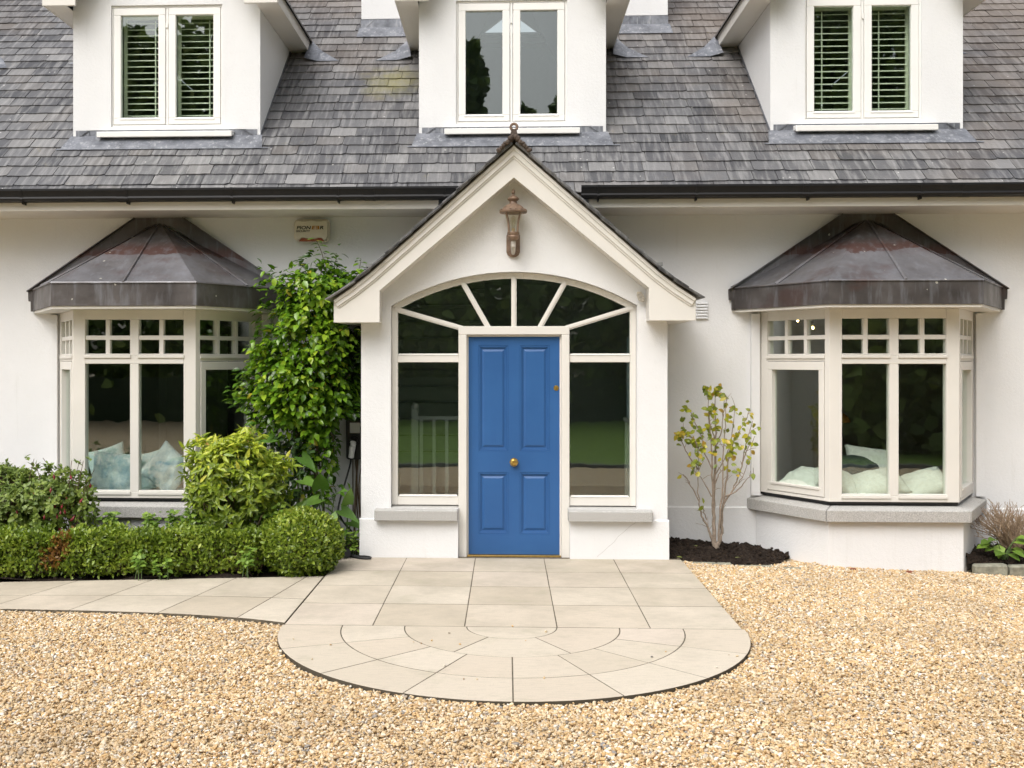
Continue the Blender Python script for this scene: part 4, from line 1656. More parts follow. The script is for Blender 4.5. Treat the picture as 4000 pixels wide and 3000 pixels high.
# stairs and balustrade in the hall
st = empty('staircase', (-.9, 12.6, 0), 'dark wooden staircase rising across the hall behind the left sidelight', 'staircase')
for k in range(13):
    m = MB()
    z = .55 + k * .185
    yk = 12.2 + k * .02
    m.box(-1.38, -.25, yk, yk + .05, z, z + .135)
    m.box(-1.38, -.25, yk - .04, yk + .2, z + .137, z + .165)
    m.build('stair_tread', M['panel'], st)


def balustrade(x0, x1, y0, y1, n, lab):
    b = empty('balustrade', ((x0 + x1) / 2, (y0 + y1) / 2, 0), lab, 'balustrade', 'white balustrades in the hall')
    P, Q = Vector((x0, y0)), Vector((x1, y1))
    d = (Q - P).normalized() * .5
    nn = Vector((-d.y, d.x)) * .05
    m = MB()
    m.xy([tuple(P - nn), tuple(Q - nn), tuple(Q + nn), tuple(P + nn)], 1.14, 1.175)
    m.build('handrail', M['inwhite'], b)
    for k in range(n):
        p_ = P.lerp(Q, (k + .5) / n)
        m = MB()
        m.box(p_.x - .016, p_.x + .016, p_.y - .016, p_.y + .016, -.005, 1.139)
        m.build('baluster', M['inwhite'], b)
    m = MB()
    m.box(P.x - .035, P.x + .035, P.y - .035, P.y + .035, -.005, 1.25)
    m.ball((P.x, P.y, 1.275), .04, 8, 6)
    m.build('newel_post', M['inwhite'], b)


balustrade(-.95, -.42, 11.2, 11.2, 4, 'white balustrade seen low in the left sidelight')
balustrade(-1.13, -1.13, 10.2, 11.1, 6, 'white balustrade running back along the left wall of the hall')
balustrade(1.22, 1.22, 10.2, 11.1, 6, 'white balustrade running back along the right wall of the hall')
pic = empty('wall_canvas', (1.18, 10.4, 1.2), 'tall pale canvas on the right hall wall beside the sidelight', 'picture')
m = MB()
m.box(1.16, 1.205, 10.05, 10.44, 1.2, 1.98)
m.build('canvas_block', M['inwhite'], pic)
m = MB()
m.box(1.155, 1.1595, 10.06, 10.43, 1.21, 1.97)
m.build('canvas_print', M['bluecush'], pic)

# pendant lamps and a shade in the dining room
for x, z, lab in ((3.092, 2.181, 'lit glass globe pendant, the higher left one in the right bay'), (3.252, 2.102, 'lit glass globe pendant, the lower right one in the right bay')):
    g = empty('globe_pendant', (x, 11.6, z), lab, 'pendant lamp', 'lit globe pendants in the right bay')
    m = MB(); m.ball((x, 11.6, z), .046, 16, 12); m.build('glass_globe', M['lampglass'], g, smooth=True)
    m = MB(); m.ball((x, 11.6, z), (.012, .012, .018), 8, 6); m.build('filament', M['filament'], g)
    m = MB(); m.tube([(x, 11.6, z + .04), (x, 11.6, 2.70)], .004, 5); m.lathe([(.0, .075), (.014, .07), (.014, .045)], (x, 11.6, z), 8); m.build('lamp_cord', M['black'], g)
ls = empty('lamp_shade', (3.545, 11.6, 1.09), 'orange domed lamp shade half hidden by the right bay frame', 'lamp')
m = MB(); m.lathe([(.14, 0), (.135, .03), (.10, .075), (.05, .11), (.015, .125), (.0, .126)], (3.50, 11.6, 1.10), 16); m.build('shade', M['amber'], ls, smooth=True)
m = MB(); m.tube([(3.50, 11.6, 1.22), (3.50, 11.6, 2.70)], .005, 5); m.build('lamp_cord', M['black'], ls)

# ================================================================== FITTINGS
# ---- lantern under the porch gable
LX, LY = .06, 9.43
lan = empty('wall_lantern', (LX, PY, 2.67), 'bronze carriage lantern with flared glass under the porch gable', 'lantern')
m = MB()
bp = [(-.060, 2.86), (-.060, 2.715), (-.050, 2.69), (-.025, 2.672), (0, 2.668), (.025, 2.672), (.050, 2.69), (.060, 2.715), (.060, 2.86), (.045, 2.885), (-.045, 2.885)]
m.xz([(LX + x, z) for x, z in bp], PY - .028, PY - .001)
for k in range(7):
    a = R(200 + k * 23.3)
    m.tube([(LX + .012 * math.cos(a), PY - .030, 2.735 + .012 * math.sin(a)), (LX + .052 * math.cos(a), PY - .030, 2.735 + .055 * math.sin(a))], [.004, .008], 5)
m.build('back_plate', M['bronze'], lan, bevel=.004)
m = MB()
m.tube([(LX, PY - .02, 2.70), (LX, PY - .09, 2.715), (LX, LY + .0, 2.76), (LX, LY, 2.80)], [.016, .020, .024, .020], 8)
m.build('bracket_arm', M['worn'], lan, smooth=True)
m = MB()
m.lathe([(.0, 2.80 - 2.8), (.030, .0), (.048, .018), (.052, .035), (.046, .045), (.052, .055), (.055, .068), (.050, .075), (.0, .075)], (LX, LY, 2.80), 16)
m.build('lantern_base', M['bronze'], lan, smooth=True)
m = MB()
# four cast ribs that follow the flare of the glass
for k in range(4):
    a = R(45 + 90 * k)
    pts, rr = [], []
    for t in range(7):
        z = 2.872 + .17 * t / 6
        r = .053 + .004 * t / 6 + .030 * (t / 6) ** 2.4
        pts.append((LX + r * math.cos(a), LY + r * math.sin(a), z))
        rr.append(.010 - .002 * t / 6)
    m.tube(pts, rr, 6)
m.build('lantern_rib', M['bronze'], lan, smooth=True)
m = MB()
m.lathe([(.050 + .004 * t / 8 + .030 * (t / 8) ** 2.4, .872 + .17 * t / 8 - .8) for t in range(9)], (LX, LY, 2.80), 20)
m.build('lantern_glass', M['lampglass'], lan, smooth=True)
m = MB()
m.lathe([(.0, 0), (.09, 0), (.118, -.004), (.122, .008), (.112, .020), (.102, .026), (.085, .048), (.060, .066), (.034, .076), (.030, .096), (.050, .112), (.053, .118), (.040, .134), (.014, .148), (.008, .160), (.016, .170), (.016, .182), (.008, .200), (.0, .212)], (LX, LY, 3.046), 20)
for k in range(14):
    a = 2 * math.pi * k / 14
    m.ball((LX + .108 * math.cos(a), LY + .108 * math.sin(a), 3.066), (.014, .014, .008), 6, 4)
m.build('lantern_roof', M['bronze'], lan, smooth=True)
m = MB()
m.lathe([(.012, 0), (.014, .02), (.022, .045), (.026, .075), (.020, .098), (.008, .112), (.0, .115)], (LX, LY, 2.905), 12)
m.build('bulb', M['lampglass'], lan, smooth=True)
m = MB()
m.lathe([(.0, -.028), (.014, -.028), (.015, .002), (.0, .002)], (LX, LY, 2.905), 10)
for dx in (-.006, .006):
    m.tube([(LX + dx, LY, 2.907), (LX + dx * 1.4, LY, 2.99), (LX, LY, 3.0)], .002, 4)
m.build('bulb_cap', M['bulbwire'], lan)

# ---- alarm box with its lettering
AX0, AX1, AZ0, AZ1, AY = -2.060, -1.712, 2.91, 3.125, 10.36
al = empty('alarm_box', ((AX0 + AX1) / 2, WY, AZ0), 'ivory alarm box with printed lettering under the eaves left of the porch', 'alarm box')


def rrect(x0, x1, z0, z1, r, n=5):
    pts = []
    for cx_, cz_, a0 in ((x1 - r, z1 - r, 0), (x0 + r, z1 - r, 90), (x0 + r, z0 + r, 180), (x1 - r, z0 + r, 270)):
        for k in range(n + 1):
            a = R(a0 + 90 * k / n)
            pts.append((cx_ + r * math.cos(a), cz_ + r * math.sin(a)))
    return pts


m = MB()
base = rrect(AX0, AX1, AZ0, AZ1, .045)
m.xz(base, AY + .03, WY - .001)
m.build('back_box', M['ivory'], al, bevel=.006)
m = MB()
AW = AX1 - AX0
ff = [(AX0 + .012 + (AW - .024) * u, z) for u, z in
      [(.0, AZ0 + .05), (.03, AZ0 + .02), (.12, AZ0 + .008), (.22, AZ0 + .034), (.35, AZ0 + .026), (.5, AZ0 + .022), (.65, AZ0 + .026), (.78, AZ0 + .034), (.90, AZ0 + .008), (.97, AZ0 + .02), (1, AZ0 + .05),
       (1, AZ1 - .05), (.97, AZ1 - .02), (.90, AZ1 - .012), (.72, AZ1 - .026), (.5, AZ1 - .010), (.26, AZ1 - .026), (.10, AZ1 - .012), (.03, AZ1 - .02), (0, AZ1 - .05)]]
m.xz(ff, AY, AY + .0299)
m.build('front_cover', M['ivory'], al, bevel=.006)
m = MB()
m.xz([(AX0 + .05, AZ0 - .002), (AX1 - .05, AZ0 - .002), (AX1 - .075, AZ0 + .03), (AX0 + .075, AZ0 + .03)], AY + .012, AY + .0295)
m.build('strobe_lens', M['orange'], al)


def lettering(name, txt, x, z, size, mat, parent, y, sx=1.0, mirror=False, shear=.18, bold=.006):
    cu = bpy.data.curves.new(name, 'FONT')
    cu.body = txt
    cu.size = size
    cu.shear = 0 if mirror else shear
    cu.offset = bold * size
    cu.extrude = .0006
    o = bpy.data.objects.new(name, cu)
    COL.objects.link(o)
    bpy.context.view_layer.update()
    me = bpy.data.meshes.new_from_object(o.evaluated_get(bpy.context.evaluated_depsgraph_get()))
    bpy.data.objects.remove(o)
    co = np.array([v.co for v in me.vertices])
    wdt = co[:, 0].max() - co[:, 0].min()
    co[:, 0] -= co[:, 0].min()
    if mirror:
        co[:, 0] = wdt - co[:, 0]
        me.flip_normals()
    sx = sx / wdt
    V = np.stack([x + co[:, 0] * sx, y - co[:, 2], z + co[:, 1]], -1) - np.array(wloc(parent))
    me.vertices.foreach_set('co', V.astype(np.float32).ravel())
    me.materials.clear()
    me.materials.append(mat)
    me.update()
    link(name, me, parent, tuple(wloc(parent)))
    return wdt * sx


ty = AY - .0012
z1_ = AZ0 + .114
for txt, x_, z_, size_, mt_, wd_, mir, bd in (('PION', .032, z1_, .044, 'ink', .141, False, .025), ('E', .178, z1_, .044, 'inkorange', .036, False, .045), ('E', .217, z1_, .044, 'inkorange', .036, True, .045),
                                              ('R', .257, z1_, .044, 'ink', .039, False, .035), ('SECURITY', .026, z1_ - .027, .027, 'ink', .140, False, .022)):
    lettering('lettering', txt, AX0 + x_, z_, size_, M[mt_], al, ty, wd_, mirror=mir, bold=bd)

# ---- motion sensor in the corner of the gable
ms = empty('motion_sensor', (1.165, PY, 2.31), 'small ivory motion sensor tucked under the right gable end', 'sensor')
m = MB()
m.box(1.15, 1.19, PY - .03, PY - .001, 2.32, 2.36)
m.tube([(1.17, PY - .015, 2.335), (1.175, PY - .05, 2.325)], .012, 8)
m.build('sensor_mount', M['ivory'], ms, bevel=.004)
m = MB()
m.prism([(1.135, PY - .095, 2.335), (1.19, PY - .085, 2.345), (1.215, PY - .08, 2.30), (1.205, PY - .08, 2.265), (1.155, PY - .09, 2.275)], (.008, .05, 0))
m.build('sensor_head', M['worn'], ms, bevel=.006)

# ---- car charger on the wall beside the porch
CX0, CX1, CY0 = -1.545, -1.385, 10.34
ch = empty('car_charger', (-1.465, WY, .80), 'black wall charger with white plate beside the porch and bush', 'charger')
m = MB()
m.xz(rrect(CX0, CX1, .80, 1.195, .028), CY0, WY - .0015)
m.build('charger_body', M['black'], ch, bevel=.010)
m = MB()
m.xz(rrect(-1.507, -1.410, 1.055, 1.155, .006), CY0 - .004, CY0 - .0005)
m.build('charger_plate', M['white'], ch)
m = MB()
m.lathe([(.0, -.03), (.040, -.03), (.046, -.02), (.046, 0)], (-1.462, CY0, .985), 14, 'y')
m.build('charger_socket', M['black'], ch)
pl = empty('charging_cable', (-1.46, 10.25, .0), 'black charging cable with white plug handle trailing down to the paving', 'cable')
m = MB()
m.tube([(-1.455, CY0 - .03, .985), (-1.458, CY0 - .08, .99), (-1.460, CY0 - .115, .975)], [.030, .036, .034], 10)
m.build('plug_cap', M['black'], pl, smooth=True)
m = MB()
m.tube([(-1.460, CY0 - .10, .975), (-1.464, CY0 - .125, .93), (-1.474, CY0 - .11, .87), (-1.480, CY0 - .10, .83)], [.034, .030, .026, .028], 10)
m.build('plug_handle', M['white'], pl, smooth=True)


def spline(pts, n=8):
    P = [Vector(p) for p in pts]
    P = [P[0] * 2 - P[1]] + P + [P[-1] * 2 - P[-2]]
    outp = []
    for i in range(1, len(P) - 2):
        for k in range(n):
            t = k / n
            outp.append(.5 * ((2 * P[i]) + (-P[i - 1] + P[i + 1]) * t + (2 * P[i - 1] - 5 * P[i] + 4 * P[i + 1] - P[i + 2]) * t * t + (-P[i - 1] + 3 * P[i] - 3 * P[i + 1] + P[i + 2]) * t ** 3))
    outp.append(P[-2])
    return [tuple(p) for p in outp]


m = MB()
m.tube(spline([(-1.480, CY0 - .10, .835), (-1.49, CY0 - .10, .76), (-1.525, 10.16, .60), (-1.56, 10.02, .42), (-1.56, 9.85, .22), (-1.53, 9.75, .06), (-1.47, 9.66, .013), (-1.33, 9.50, .013), (-1.22, 9.45, .012), (-1.20, 9.50, .012), (-1.26, 9.55, .012), (-1.35, 9.54, .020), (-1.42, 9.60, .05), (-1.50, 9.72, .19), (-1.545, 9.82, .33), (-1.56, 9.92, .36), (-1.55, 10.2, .22), (-1.50, 10.4, .10)]), .0095, 7)
m.build('cable', M['rubber'], pl, smooth=True)
m = MB()
m.tube([(-1.43, 9.52, .045), (-1.41, 9.49, .05)], [.038, .040], 12)
m.build('dust_cap', M['black'], pl)

# ---- cushions on the window seats
def cushion(c, wdt, hgt, th, rot, mat, label, grp, plump=.55, seed=0, wrk=1.):
    r = random.Random(seed)
    n = 22
    wrk = .45 if mat is M['fluffy'] else .8
    vs, fs = [], []
    ph = [r.random() * 6 for _ in range(4)]
    for sgn in (-1, 1):
        for i in range(n + 1):
            for j in range(n + 1):
                u, v = 2 * i / n - 1, 2 * j / n - 1
                bul = max(0, (1 - abs(u) ** 2.4)) ** plump * max(0, (1 - abs(v) ** 2.4)) ** plump
                pin = 1 - .10 * (1 - abs(u) ** 2) * abs(v) ** 3
                pin2 = 1 - .10 * (1 - abs(v) ** 2) * abs(u) ** 3
                wr = .020 * math.sin(5 * u + ph[0] + 3 * v) * math.sin(4 * v + ph[1]) + .012 * math.sin(11 * u * v + ph[2]) + .008 * math.sin(14 * u + 5 * v + ph[3])
                vs.append(Vector((u * wdt / 2 * pin2, sgn * (bul * th / 2 + wr * bul * wrk), v * hgt / 2 * pin)))
    k = (n + 1) ** 2
    for i in range(n):
        for j in range(n):
            a = i * (n + 1) + j
            fs.append((a, a + n + 1, a + n + 2, a + 1))
            fs.append((k + a, k + a + 1, k + a + n + 2, k + a + n + 1))
    rm = Euler(rot).to_matrix()
    m = MB()
    m.add([Vector(c) + rm @ v for v in vs], fs)
    zmin = min(v[2] for v in m.v)
    o = m.build('cushion', mat, org=(c[0], c[1], zmin), smooth=True)
    bm_ = o.modifiers.new('weld', 'WELD')
    bm_.merge_threshold = .0008
    return tag(o, label, 'cushion', grp)


GL, GR = 'blue cushions on the left window seat', 'cushions on the right window seat'
cushion((-3.68, 10.0, .70), .46, .40, .17, (R(-16), R(4), R(3)), M['bluecush'], 'blue patterned cushion slumped behind the left pane of the left bay', GL, seed=1)
cushion((-3.17, 9.98, .735), .40, .40, .17, (R(-14), R(38), R(-6)), M['bluecush'], 'blue cushion standing on its corner behind the right pane of the left bay', GL, seed=2)
cushion((-3.42, 10.16, .70), .40, .40, .15, (R(-24), R(-12), R(8)), M['paleblue'], 'pale grey cushion wedged behind the two blue ones in the left bay', GL, seed=3)
cushion((-3.80, 10.17, .74), .38, .42, .14, (R(-25), R(-16), R(20)), M['paleblue'], 'pale cushion leaning at the far left end of the left bay', GL, seed=4)
cushion((2.80, 10.18, .64), .46, .34, .22, (R(-70), R(0), R(-59)), M['fluffy'], 'white fleecy cushion lying behind the left side pane of the right bay', GR, seed=5)
cushion((3.03, 9.98, .64), .38, .32, .20, (R(-66), R(22), R(-12)), M['fluffy'], 'white fleecy cushion at the left end of the right bay front panes', GR, seed=6)
cushion((3.36, 9.93, .63), .50, .34, .22, (R(-58), R(-9), R(4)), M['fluffy'], 'white fleecy cushion in the middle below the dark cushion', GR, seed=7)
cushion((3.78, 9.94, .63), .46, .34, .21, (R(-58), R(-16), R(4)), M['fluffy'], 'white fleecy cushion at the right end of the right bay', GR, seed=8)
cushion((3.24, 10.17, .72), .52, .38, .18, (R(-42), R(3), R(4)), M['darkcush'], 'dark cushion lying behind the white ones in the right bay', GR, seed=9)
cushion((3.42, 10.30, .80), .48, .30, .16, (R(-25), R(7), R(-3)), M['fluffy'], 'pale cushion standing at the back behind the dark one', GR, seed=10)

# ================================================================== SOIL BEDS
CL, CLZ = [], []


def soil(name, poly, h, z0, seed):
    """lumpy heap over a polygon given as left/right edge functions sampled on a grid"""
    r = np.random.default_rng(seed)
    n, mth = poly.shape[0], poly.shape[1]
    zz = z0 + h
    V = np.zeros((n, mth, 3))
    V[..., :2] = poly
    lump = 0
    for step, amp in ((2, .012), (4, .020), (9, .024)):
        q = r.normal(size=(n // step + 3, mth // step + 3))
        ii, jj = np.arange(n) / step, np.arange(mth) / step
        a0, b0 = ii.astype(int), jj.astype(int)
        fa, fb = (ii - a0)[:, None], (jj - b0)[None, :]
        fa, fb = fa * fa * (3 - 2 * fa), fb * fb * (3 - 2 * fb)
        g00, g10 = q[np.ix_(a0, b0)], q[np.ix_(a0 + 1, b0)]
        g01, g11 = q[np.ix_(a0, b0 + 1)], q[np.ix_(a0 + 1, b0 + 1)]
        lump = lump + amp * .5 * ((g00 * (1 - fa) + g10 * fa) * (1 - fb) + (g01 * (1 - fa) + g11 * fa) * fb)
    V[..., 2] = zz + lump
    for _ in range(300):
        a_, b_ = r.integers(1, n - 3), r.integers(1, mth - 1)
        CL.append((V[a_, b_].copy(), r.uniform(.006, .020)))
    i, j = np.meshgrid(np.arange(n - 1), np.arange(mth - 1), indexing='ij')
    a = (i * mth + j).ravel()
    F = np.stack([a, a + mth, a + mth + 1, a + 1], 1)
    o = link(name, np_mesh(name, V.reshape(-1, 3), F, M['soil']))
    return tag(o, kind='structure')


nu, nv = 90, 60
u = np.linspace(0, 1, nu)[:, None] * np.ones((1, nv))
v = np.linspace(0, 1, nv)[None, :] * np.ones((nu, 1))
X = 1.405 + u * 1.22
fr = 9.62 - .06 * np.sin(u * 3.1) - .13 * u * u + .62 * u ** 6
bk = np.where(X < 2.44, WY - .02, WY - .02 - (X - 2.44) * 1.75)
bk = np.maximum(bk, fr + .01)
Y = fr + (bk - fr) * v
hh = .062 * np.minimum(1, v * 1.8) * (1 - .75 * np.clip((u - .45) / .5, 0, 1)) * np.minimum(1, (1 - u) * 6 + .1)
soil('soil_bed', np.stack([X, Y], -1), hh - .012, gz(X, Y) * .75 + .01, 3)
X = 4.08 + u * 1.6
fr = 9.72 + 0 * u
bk = np.where(X < 4.42, WY - .02 - (4.42 - X) * 1.75, WY - .02)
Y = fr + (np.maximum(bk, fr + .02) - fr) * v
soil('soil_bed', np.stack([X, Y], -1), .05 * np.minimum(1, v * 3) + .015, -.055 + 0 * u, 4)
X = -6.2 + u * 4.895
fr = np.where(X > -1.50, 9.60, back(X) - .005)
Y = fr + (WY - .02 - fr) * v
o = soil('soil_bed', np.stack([X, Y], -1), .03 + .02 * np.sin(X * 9) * np.sin(Y * 7), 0 * u - .03, 5)


m = MB()
for p_, r_ in CL:
    k0 = len(m.v)
    m.ball(tuple(p_ + [0, 0, r_ * .3]), (r_ * random.uniform(.7, 1.4), r_ * random.uniform(.7, 1.3), r_ * random.uniform(.5, .9)), 6, 4)
    m.v[k0:] = [(a + random.gauss(0, r_ * .14), b + random.gauss(0, r_ * .14), c + random.gauss(0, r_ * .14)) for a, b, c in m.v[k0:]]
m.build('soil_clods', M['soil'], kind='stuff')


def stone(x0, x1, y0, y1, z0, z1, seed, name='edging_stone'):
    r = random.Random(seed)
    m = MB()
    j = lambda: r.uniform(-.008, .008)
    m.box(x0, x1, y0, y1, z0, z1)
    m.v = [(a + j(), b + j(), c + j()) for a, b, c in m.v]
    return m.build(name, M['kerb'], EDG, bevel=.016)


EDG = empty('bed_edging', (4.5, 9.65, -.12), kind='structure')
for k, (a, b) in enumerate(((4.10, 4.385), (4.395, 4.70), (4.71, 5.0), (5.01, 5.3))):
    stone(a, b, 9.60, 9.71, -.16, -.035, k)
EDG2 = EDG
EDG = empty('bed_edging', (2.2, 9.5, -.06), kind='structure')
for k, (a, b, y) in enumerate(((1.62, 1.98, 9.555), (1.99, 2.33, 9.52), (2.34, 2.56, 9.49))):
    stone(a, b, y - .02, y + .045, -.12, float(gz((a + b) / 2, y)) + .016, 10 + k)

# ================================================================== PLANTS
def stems(mb, base, top, n, spread, r0=.008, r1=.003, wob=.03):
    for _ in range(n):
        b = Vector(base) + Vector((random.uniform(-1, 1) * spread[0], random.uniform(-1, 1) * spread[1], 0))
        t = Vector(top[0]) + Vector((random.uniform(-1, 1) * top[1][0], random.uniform(-1, 1) * top[1][1], random.uniform(-1, 1) * top[1][2]))
        pts = [b.lerp(t, k / 5) + Vector((random.gauss(0, wob), random.gauss(0, wob), 0)) * (0 < k) for k in range(6)]
        mb.tube([tuple(p) for p in pts], [r0 + (r1 - r0) * k / 5 for k in range(6)], 5, False)


# ---- low clipped hedge along the path
HX0, HX1 = -5.6, -2.02
hedge = empty('box_hedge', (-3.6, 8.75, 0), 'low clipped box hedge along the paved side path', 'hedge')


def hedge_pts(n):
    x = rng.uniform(HX0, HX1, n)
    fy = back(x) + .035
    dep, ht = .36, .345
    k = rng.random(n)
    t = rng.random(n)
    wob = .018 * np.sin(x * 9) + .014 * np.sin(x * 23 + 1) + .012 * np.sin(x * 41)
    frontm = k < .56
    Y = np.where(frontm, fy + .035 * rng.random(n) - wob * .7 + .10 * rng.random(n) ** 3, fy + dep * t)
    Z = np.where(frontm, .01 + ht * t ** .85, ht + wob - .045 * rng.random(n) ** 1.5 + .012 * rng.normal(size=n))
    # rounded shoulder and a ragged foot
    Y = np.where(frontm & (t > .82), Y + (t - .82) * .28, Y)
    Y = np.where(frontm & (t < .2), Y + (.2 - t) * .22, Y)
    N = np.where(frontm[:, None], np.array([0, -1, .35]), np.array([0, -.35, 1]))
    return np.stack([x, Y, Z], -1), N


P, N = hedge_pts(17000)
D = jit(N * .6 + np.array([0, -.1, .55]), .75)
tn = rng.random(len(P)) * .92
clump = .5 + .5 * np.sin(P[:, 0] * 11 + 2 * np.sin(P[:, 2] * 17)) * np.sin(P[:, 0] * 3.1 + 1 + P[:, 2] * 9)
tn = np.clip(tn * .62 + clump * .30, 0, .92)
brown = ((P[:, 0] + 3.62) / .11) ** 2 + ((P[:, 2] - .20 - (P[:, 0] + 3.62) * .6) / .12) ** 2 < rng.random(len(P)) * 1.6
tn[brown] = rng.uniform(.955, .999, brown.sum())
leaves('foliage', P, D, jit(N, .5), .030 + .018 * rng.random(len(P)), M['box'], hedge, w=.24, tint=tn)
P, N = hedge_pts(5000)
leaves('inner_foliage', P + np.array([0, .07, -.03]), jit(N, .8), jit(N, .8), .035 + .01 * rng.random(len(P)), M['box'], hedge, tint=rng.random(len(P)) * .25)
m = MB()
for k in range(60):
    x = random.uniform(HX0, HX1)
    stems(m, (x, back(x) + .16, -.02), ((x, back(x) + .12, .24), (.06, .1, .05)), 1, (.02, .04), .006, .003)
m.build('stem', M['stem'], hedge)
# shade core so that no daylight shows through the middle of the hedge
m = MB()
m.prism([(HX0, back(HX0) + .13, .03), (HX1 - .02, back(HX1) + .13, .03), (HX1 - .02, back(HX1) + .32, .03), (HX0, back(HX0) + .32, .03)], (0, 0, .235))
m.build('shade_core', M['stem'], hedge)

# ---- clipped ball at the end of the hedge
ball = empty('box_ball', (-1.715, 8.98, 0), 'rounded clipped box ball at the corner of the paving', 'shrub')
P, D0 = shell((-1.715, 8.95, .215), (.335, .325, .285), 8200, .86, 1.03, .05, 5, -.8)
k = P[:, 2] > .0
P, D0 = P[k], D0[k]
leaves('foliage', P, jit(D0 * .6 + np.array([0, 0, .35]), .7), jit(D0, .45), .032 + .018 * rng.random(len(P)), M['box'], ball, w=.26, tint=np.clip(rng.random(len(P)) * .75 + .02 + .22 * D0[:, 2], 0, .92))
m = MB()
m.ball((-1.715, 8.98, .20), (.27, .26, .21), 14, 10)
m.build('shade_core', M['stem'], ball)  # solid core added inside the ball to keep daylight out
m = MB()
stems(m, (-1.715, 8.98, -.02), ((-1.715, 8.98, .2), (.15, .15, .05)), 8, (.04, .04))
m.build('stem', M['stem'], ball)


def rosettes(c, r, n, per, ln, mat, parent, lo=.7, hi=1.05, lump=.2, up=.5, w=.2, name='foliage', droop=.1, bottom=-.9, tint=None, curl=.15):
    C, D0 = shell(c, r, n, lo, hi, lump, 4, bottom)
    ax = norm(D0 + np.array([0, -.1, up]))
    A = np.repeat(ax, per, 0)
    a = rng.random(len(A)) * 2 * np.pi
    t1 = norm(np.cross(A, rng.normal(size=A.shape)))
    t2 = np.cross(A, t1)
    side = t1 * np.cos(a)[:, None] + t2 * np.sin(a)[:, None]
    k = rng.uniform(.25, 1.1, len(A))[:, None]
    Dl = norm(A * (1.05 - k) + side * k * 1.2 + np.array([0, 0, -droop]))
    Pl = np.repeat(C, per, 0) + rng.normal(size=A.shape) * ln * .12
    base = np.repeat(rng.random(len(C)), per)
    tn = np.clip(base * .55 + rng.random(len(A)) * .40, 0, .96) if tint is None else tint(Pl)
    leaves(name, Pl, Dl, jit(A - Dl * .3, .25), ln * (.65 + .6 * rng.random(len(A))), mat, parent, w=w, curl=curl, tint=tn)


# ---- yellow-green rounded bush in front of the left bay
cho = empty('golden_bush', (-2.31, 9.14, 0), 'rounded yellow-green bush in front of the left bay', 'shrub')
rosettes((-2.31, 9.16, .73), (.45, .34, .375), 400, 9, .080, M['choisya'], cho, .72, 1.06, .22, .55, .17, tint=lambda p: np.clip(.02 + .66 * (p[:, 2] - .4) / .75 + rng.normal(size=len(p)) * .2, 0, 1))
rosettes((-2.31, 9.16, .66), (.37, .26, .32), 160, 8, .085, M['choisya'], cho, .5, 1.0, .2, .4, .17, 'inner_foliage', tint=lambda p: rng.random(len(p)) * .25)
m = MB()
stems(m, (-2.31, 9.14, -.02), ((-2.31, 9.14, .62), (.32, .25, .2)), 26, (.10, .08), .010, .004, .03)
m.build('stem', M['stem'], cho)

# ---- fuchsia and the dense bush beside it at the left edge
fu = empty('fuchsia_bush', (-3.80, 9.0, 0), 'loose fuchsia bush with dark red flowers left of the left bay', 'shrub')
rosettes((-3.78, 9.02, .58), (.25, .22, .27), 260, 6, .050, M['fuchsia'], fu, .35, 1.08, .35, .3, .27)
rosettes((-3.98, 9.02, .52), (.26, .24, .26), 230, 6, .052, M['fuchsia'], fu, .5, 1.06, .3, .3, .27)
rosettes((-3.55, 8.98, .50), (.10, .12, .17), 60, 6, .048, M['fuchsia'], fu, .3, 1.1, .35, .3, .27)
m = MB()
stems(m, (-3.78, 9.02, -.02), ((-3.78, 9.0, .75), (.30, .15, .18)), 30, (.14, .08), .007, .0025, .02)
m.build('stem', M['stem'], fu)
fm = None
for k in range(26):
    p = Vector((-3.80 + random.gauss(0, .15), 8.82 + random.uniform(-.02, .1), .56 + random.gauss(0, .17)))
    if fm is None:
        mm = MB()
        mm.lathe([(.001, .022), (.004, .012), (.009, .002), (.011, -.006), (.006, -.018), (.002, -.026)], (0, 0, 0), 6)
        fm = mm.mesh('flower', M['berry'], smooth=True)
    link('flower', fm, fu, p, (random.uniform(-.5, .5), random.uniform(-.5, .5), 0))
de = empty('dense_bush', (-4.32, 9.15, 0), 'dense small-leaved green bush at the left edge behind the hedge', 'shrub')
rosettes((-4.36, 9.10, .54), (.43, .34, .34), 1500, 8, .040, M['fuchsia'], de, .8, 1.05, .16, .4, .22)
m = MB()
m.ball((-4.36, 9.16, .54), (.26, .18, .22), 12, 8)
m.build('shade_core', M['stem'], de)  # solid core added behind the leaves to keep daylight out
m = MB()
stems(m, (-4.36, 9.14, -.02), ((-4.36, 9.12, .6), (.3, .2, .15)), 24, (.10, .08), .010, .004)
m.build('stem', M['stem'], de)

# ---- glossy climber between the bay and the porch
ca = empty('camellia', (-1.78, 10.0, 0), 'tall glossy camellia between the left bay and the porch', 'shrub')
lobes = [((-1.84, 9.92, 1.78), (.42, .34, .62), 1350), ((-2.05, 9.86, 1.48), (.38, .30, .38), 740), ((-1.70, 9.95, 2.30), (.38, .28, .30), 660), ((-1.66, 9.98, 1.20), (.22, .22, .42), 480), ((-1.80, 9.96, .72), (.24, .20, .34), 150), ((-1.48, 10.0, 2.45), (.18, .16, .16), 80), ((-1.74, 10.02, 2.58), (.20, .12, .17), 70)]
AP, AD, AN = [], [], []
for c, r, n in lobes:
    P, D0 = shell(c, r, n * 2, .62, 1.14, .30, 5, -.95)
    AP.append(P)
    dl = norm(D0 * np.array([.75, .75, .25]) + np.array([0, -.25, -.22]))
    AD.append(jit(dl, .42))
    AN.append(jit(D0 * .45 + np.array([0, -.15, .85]), .35))
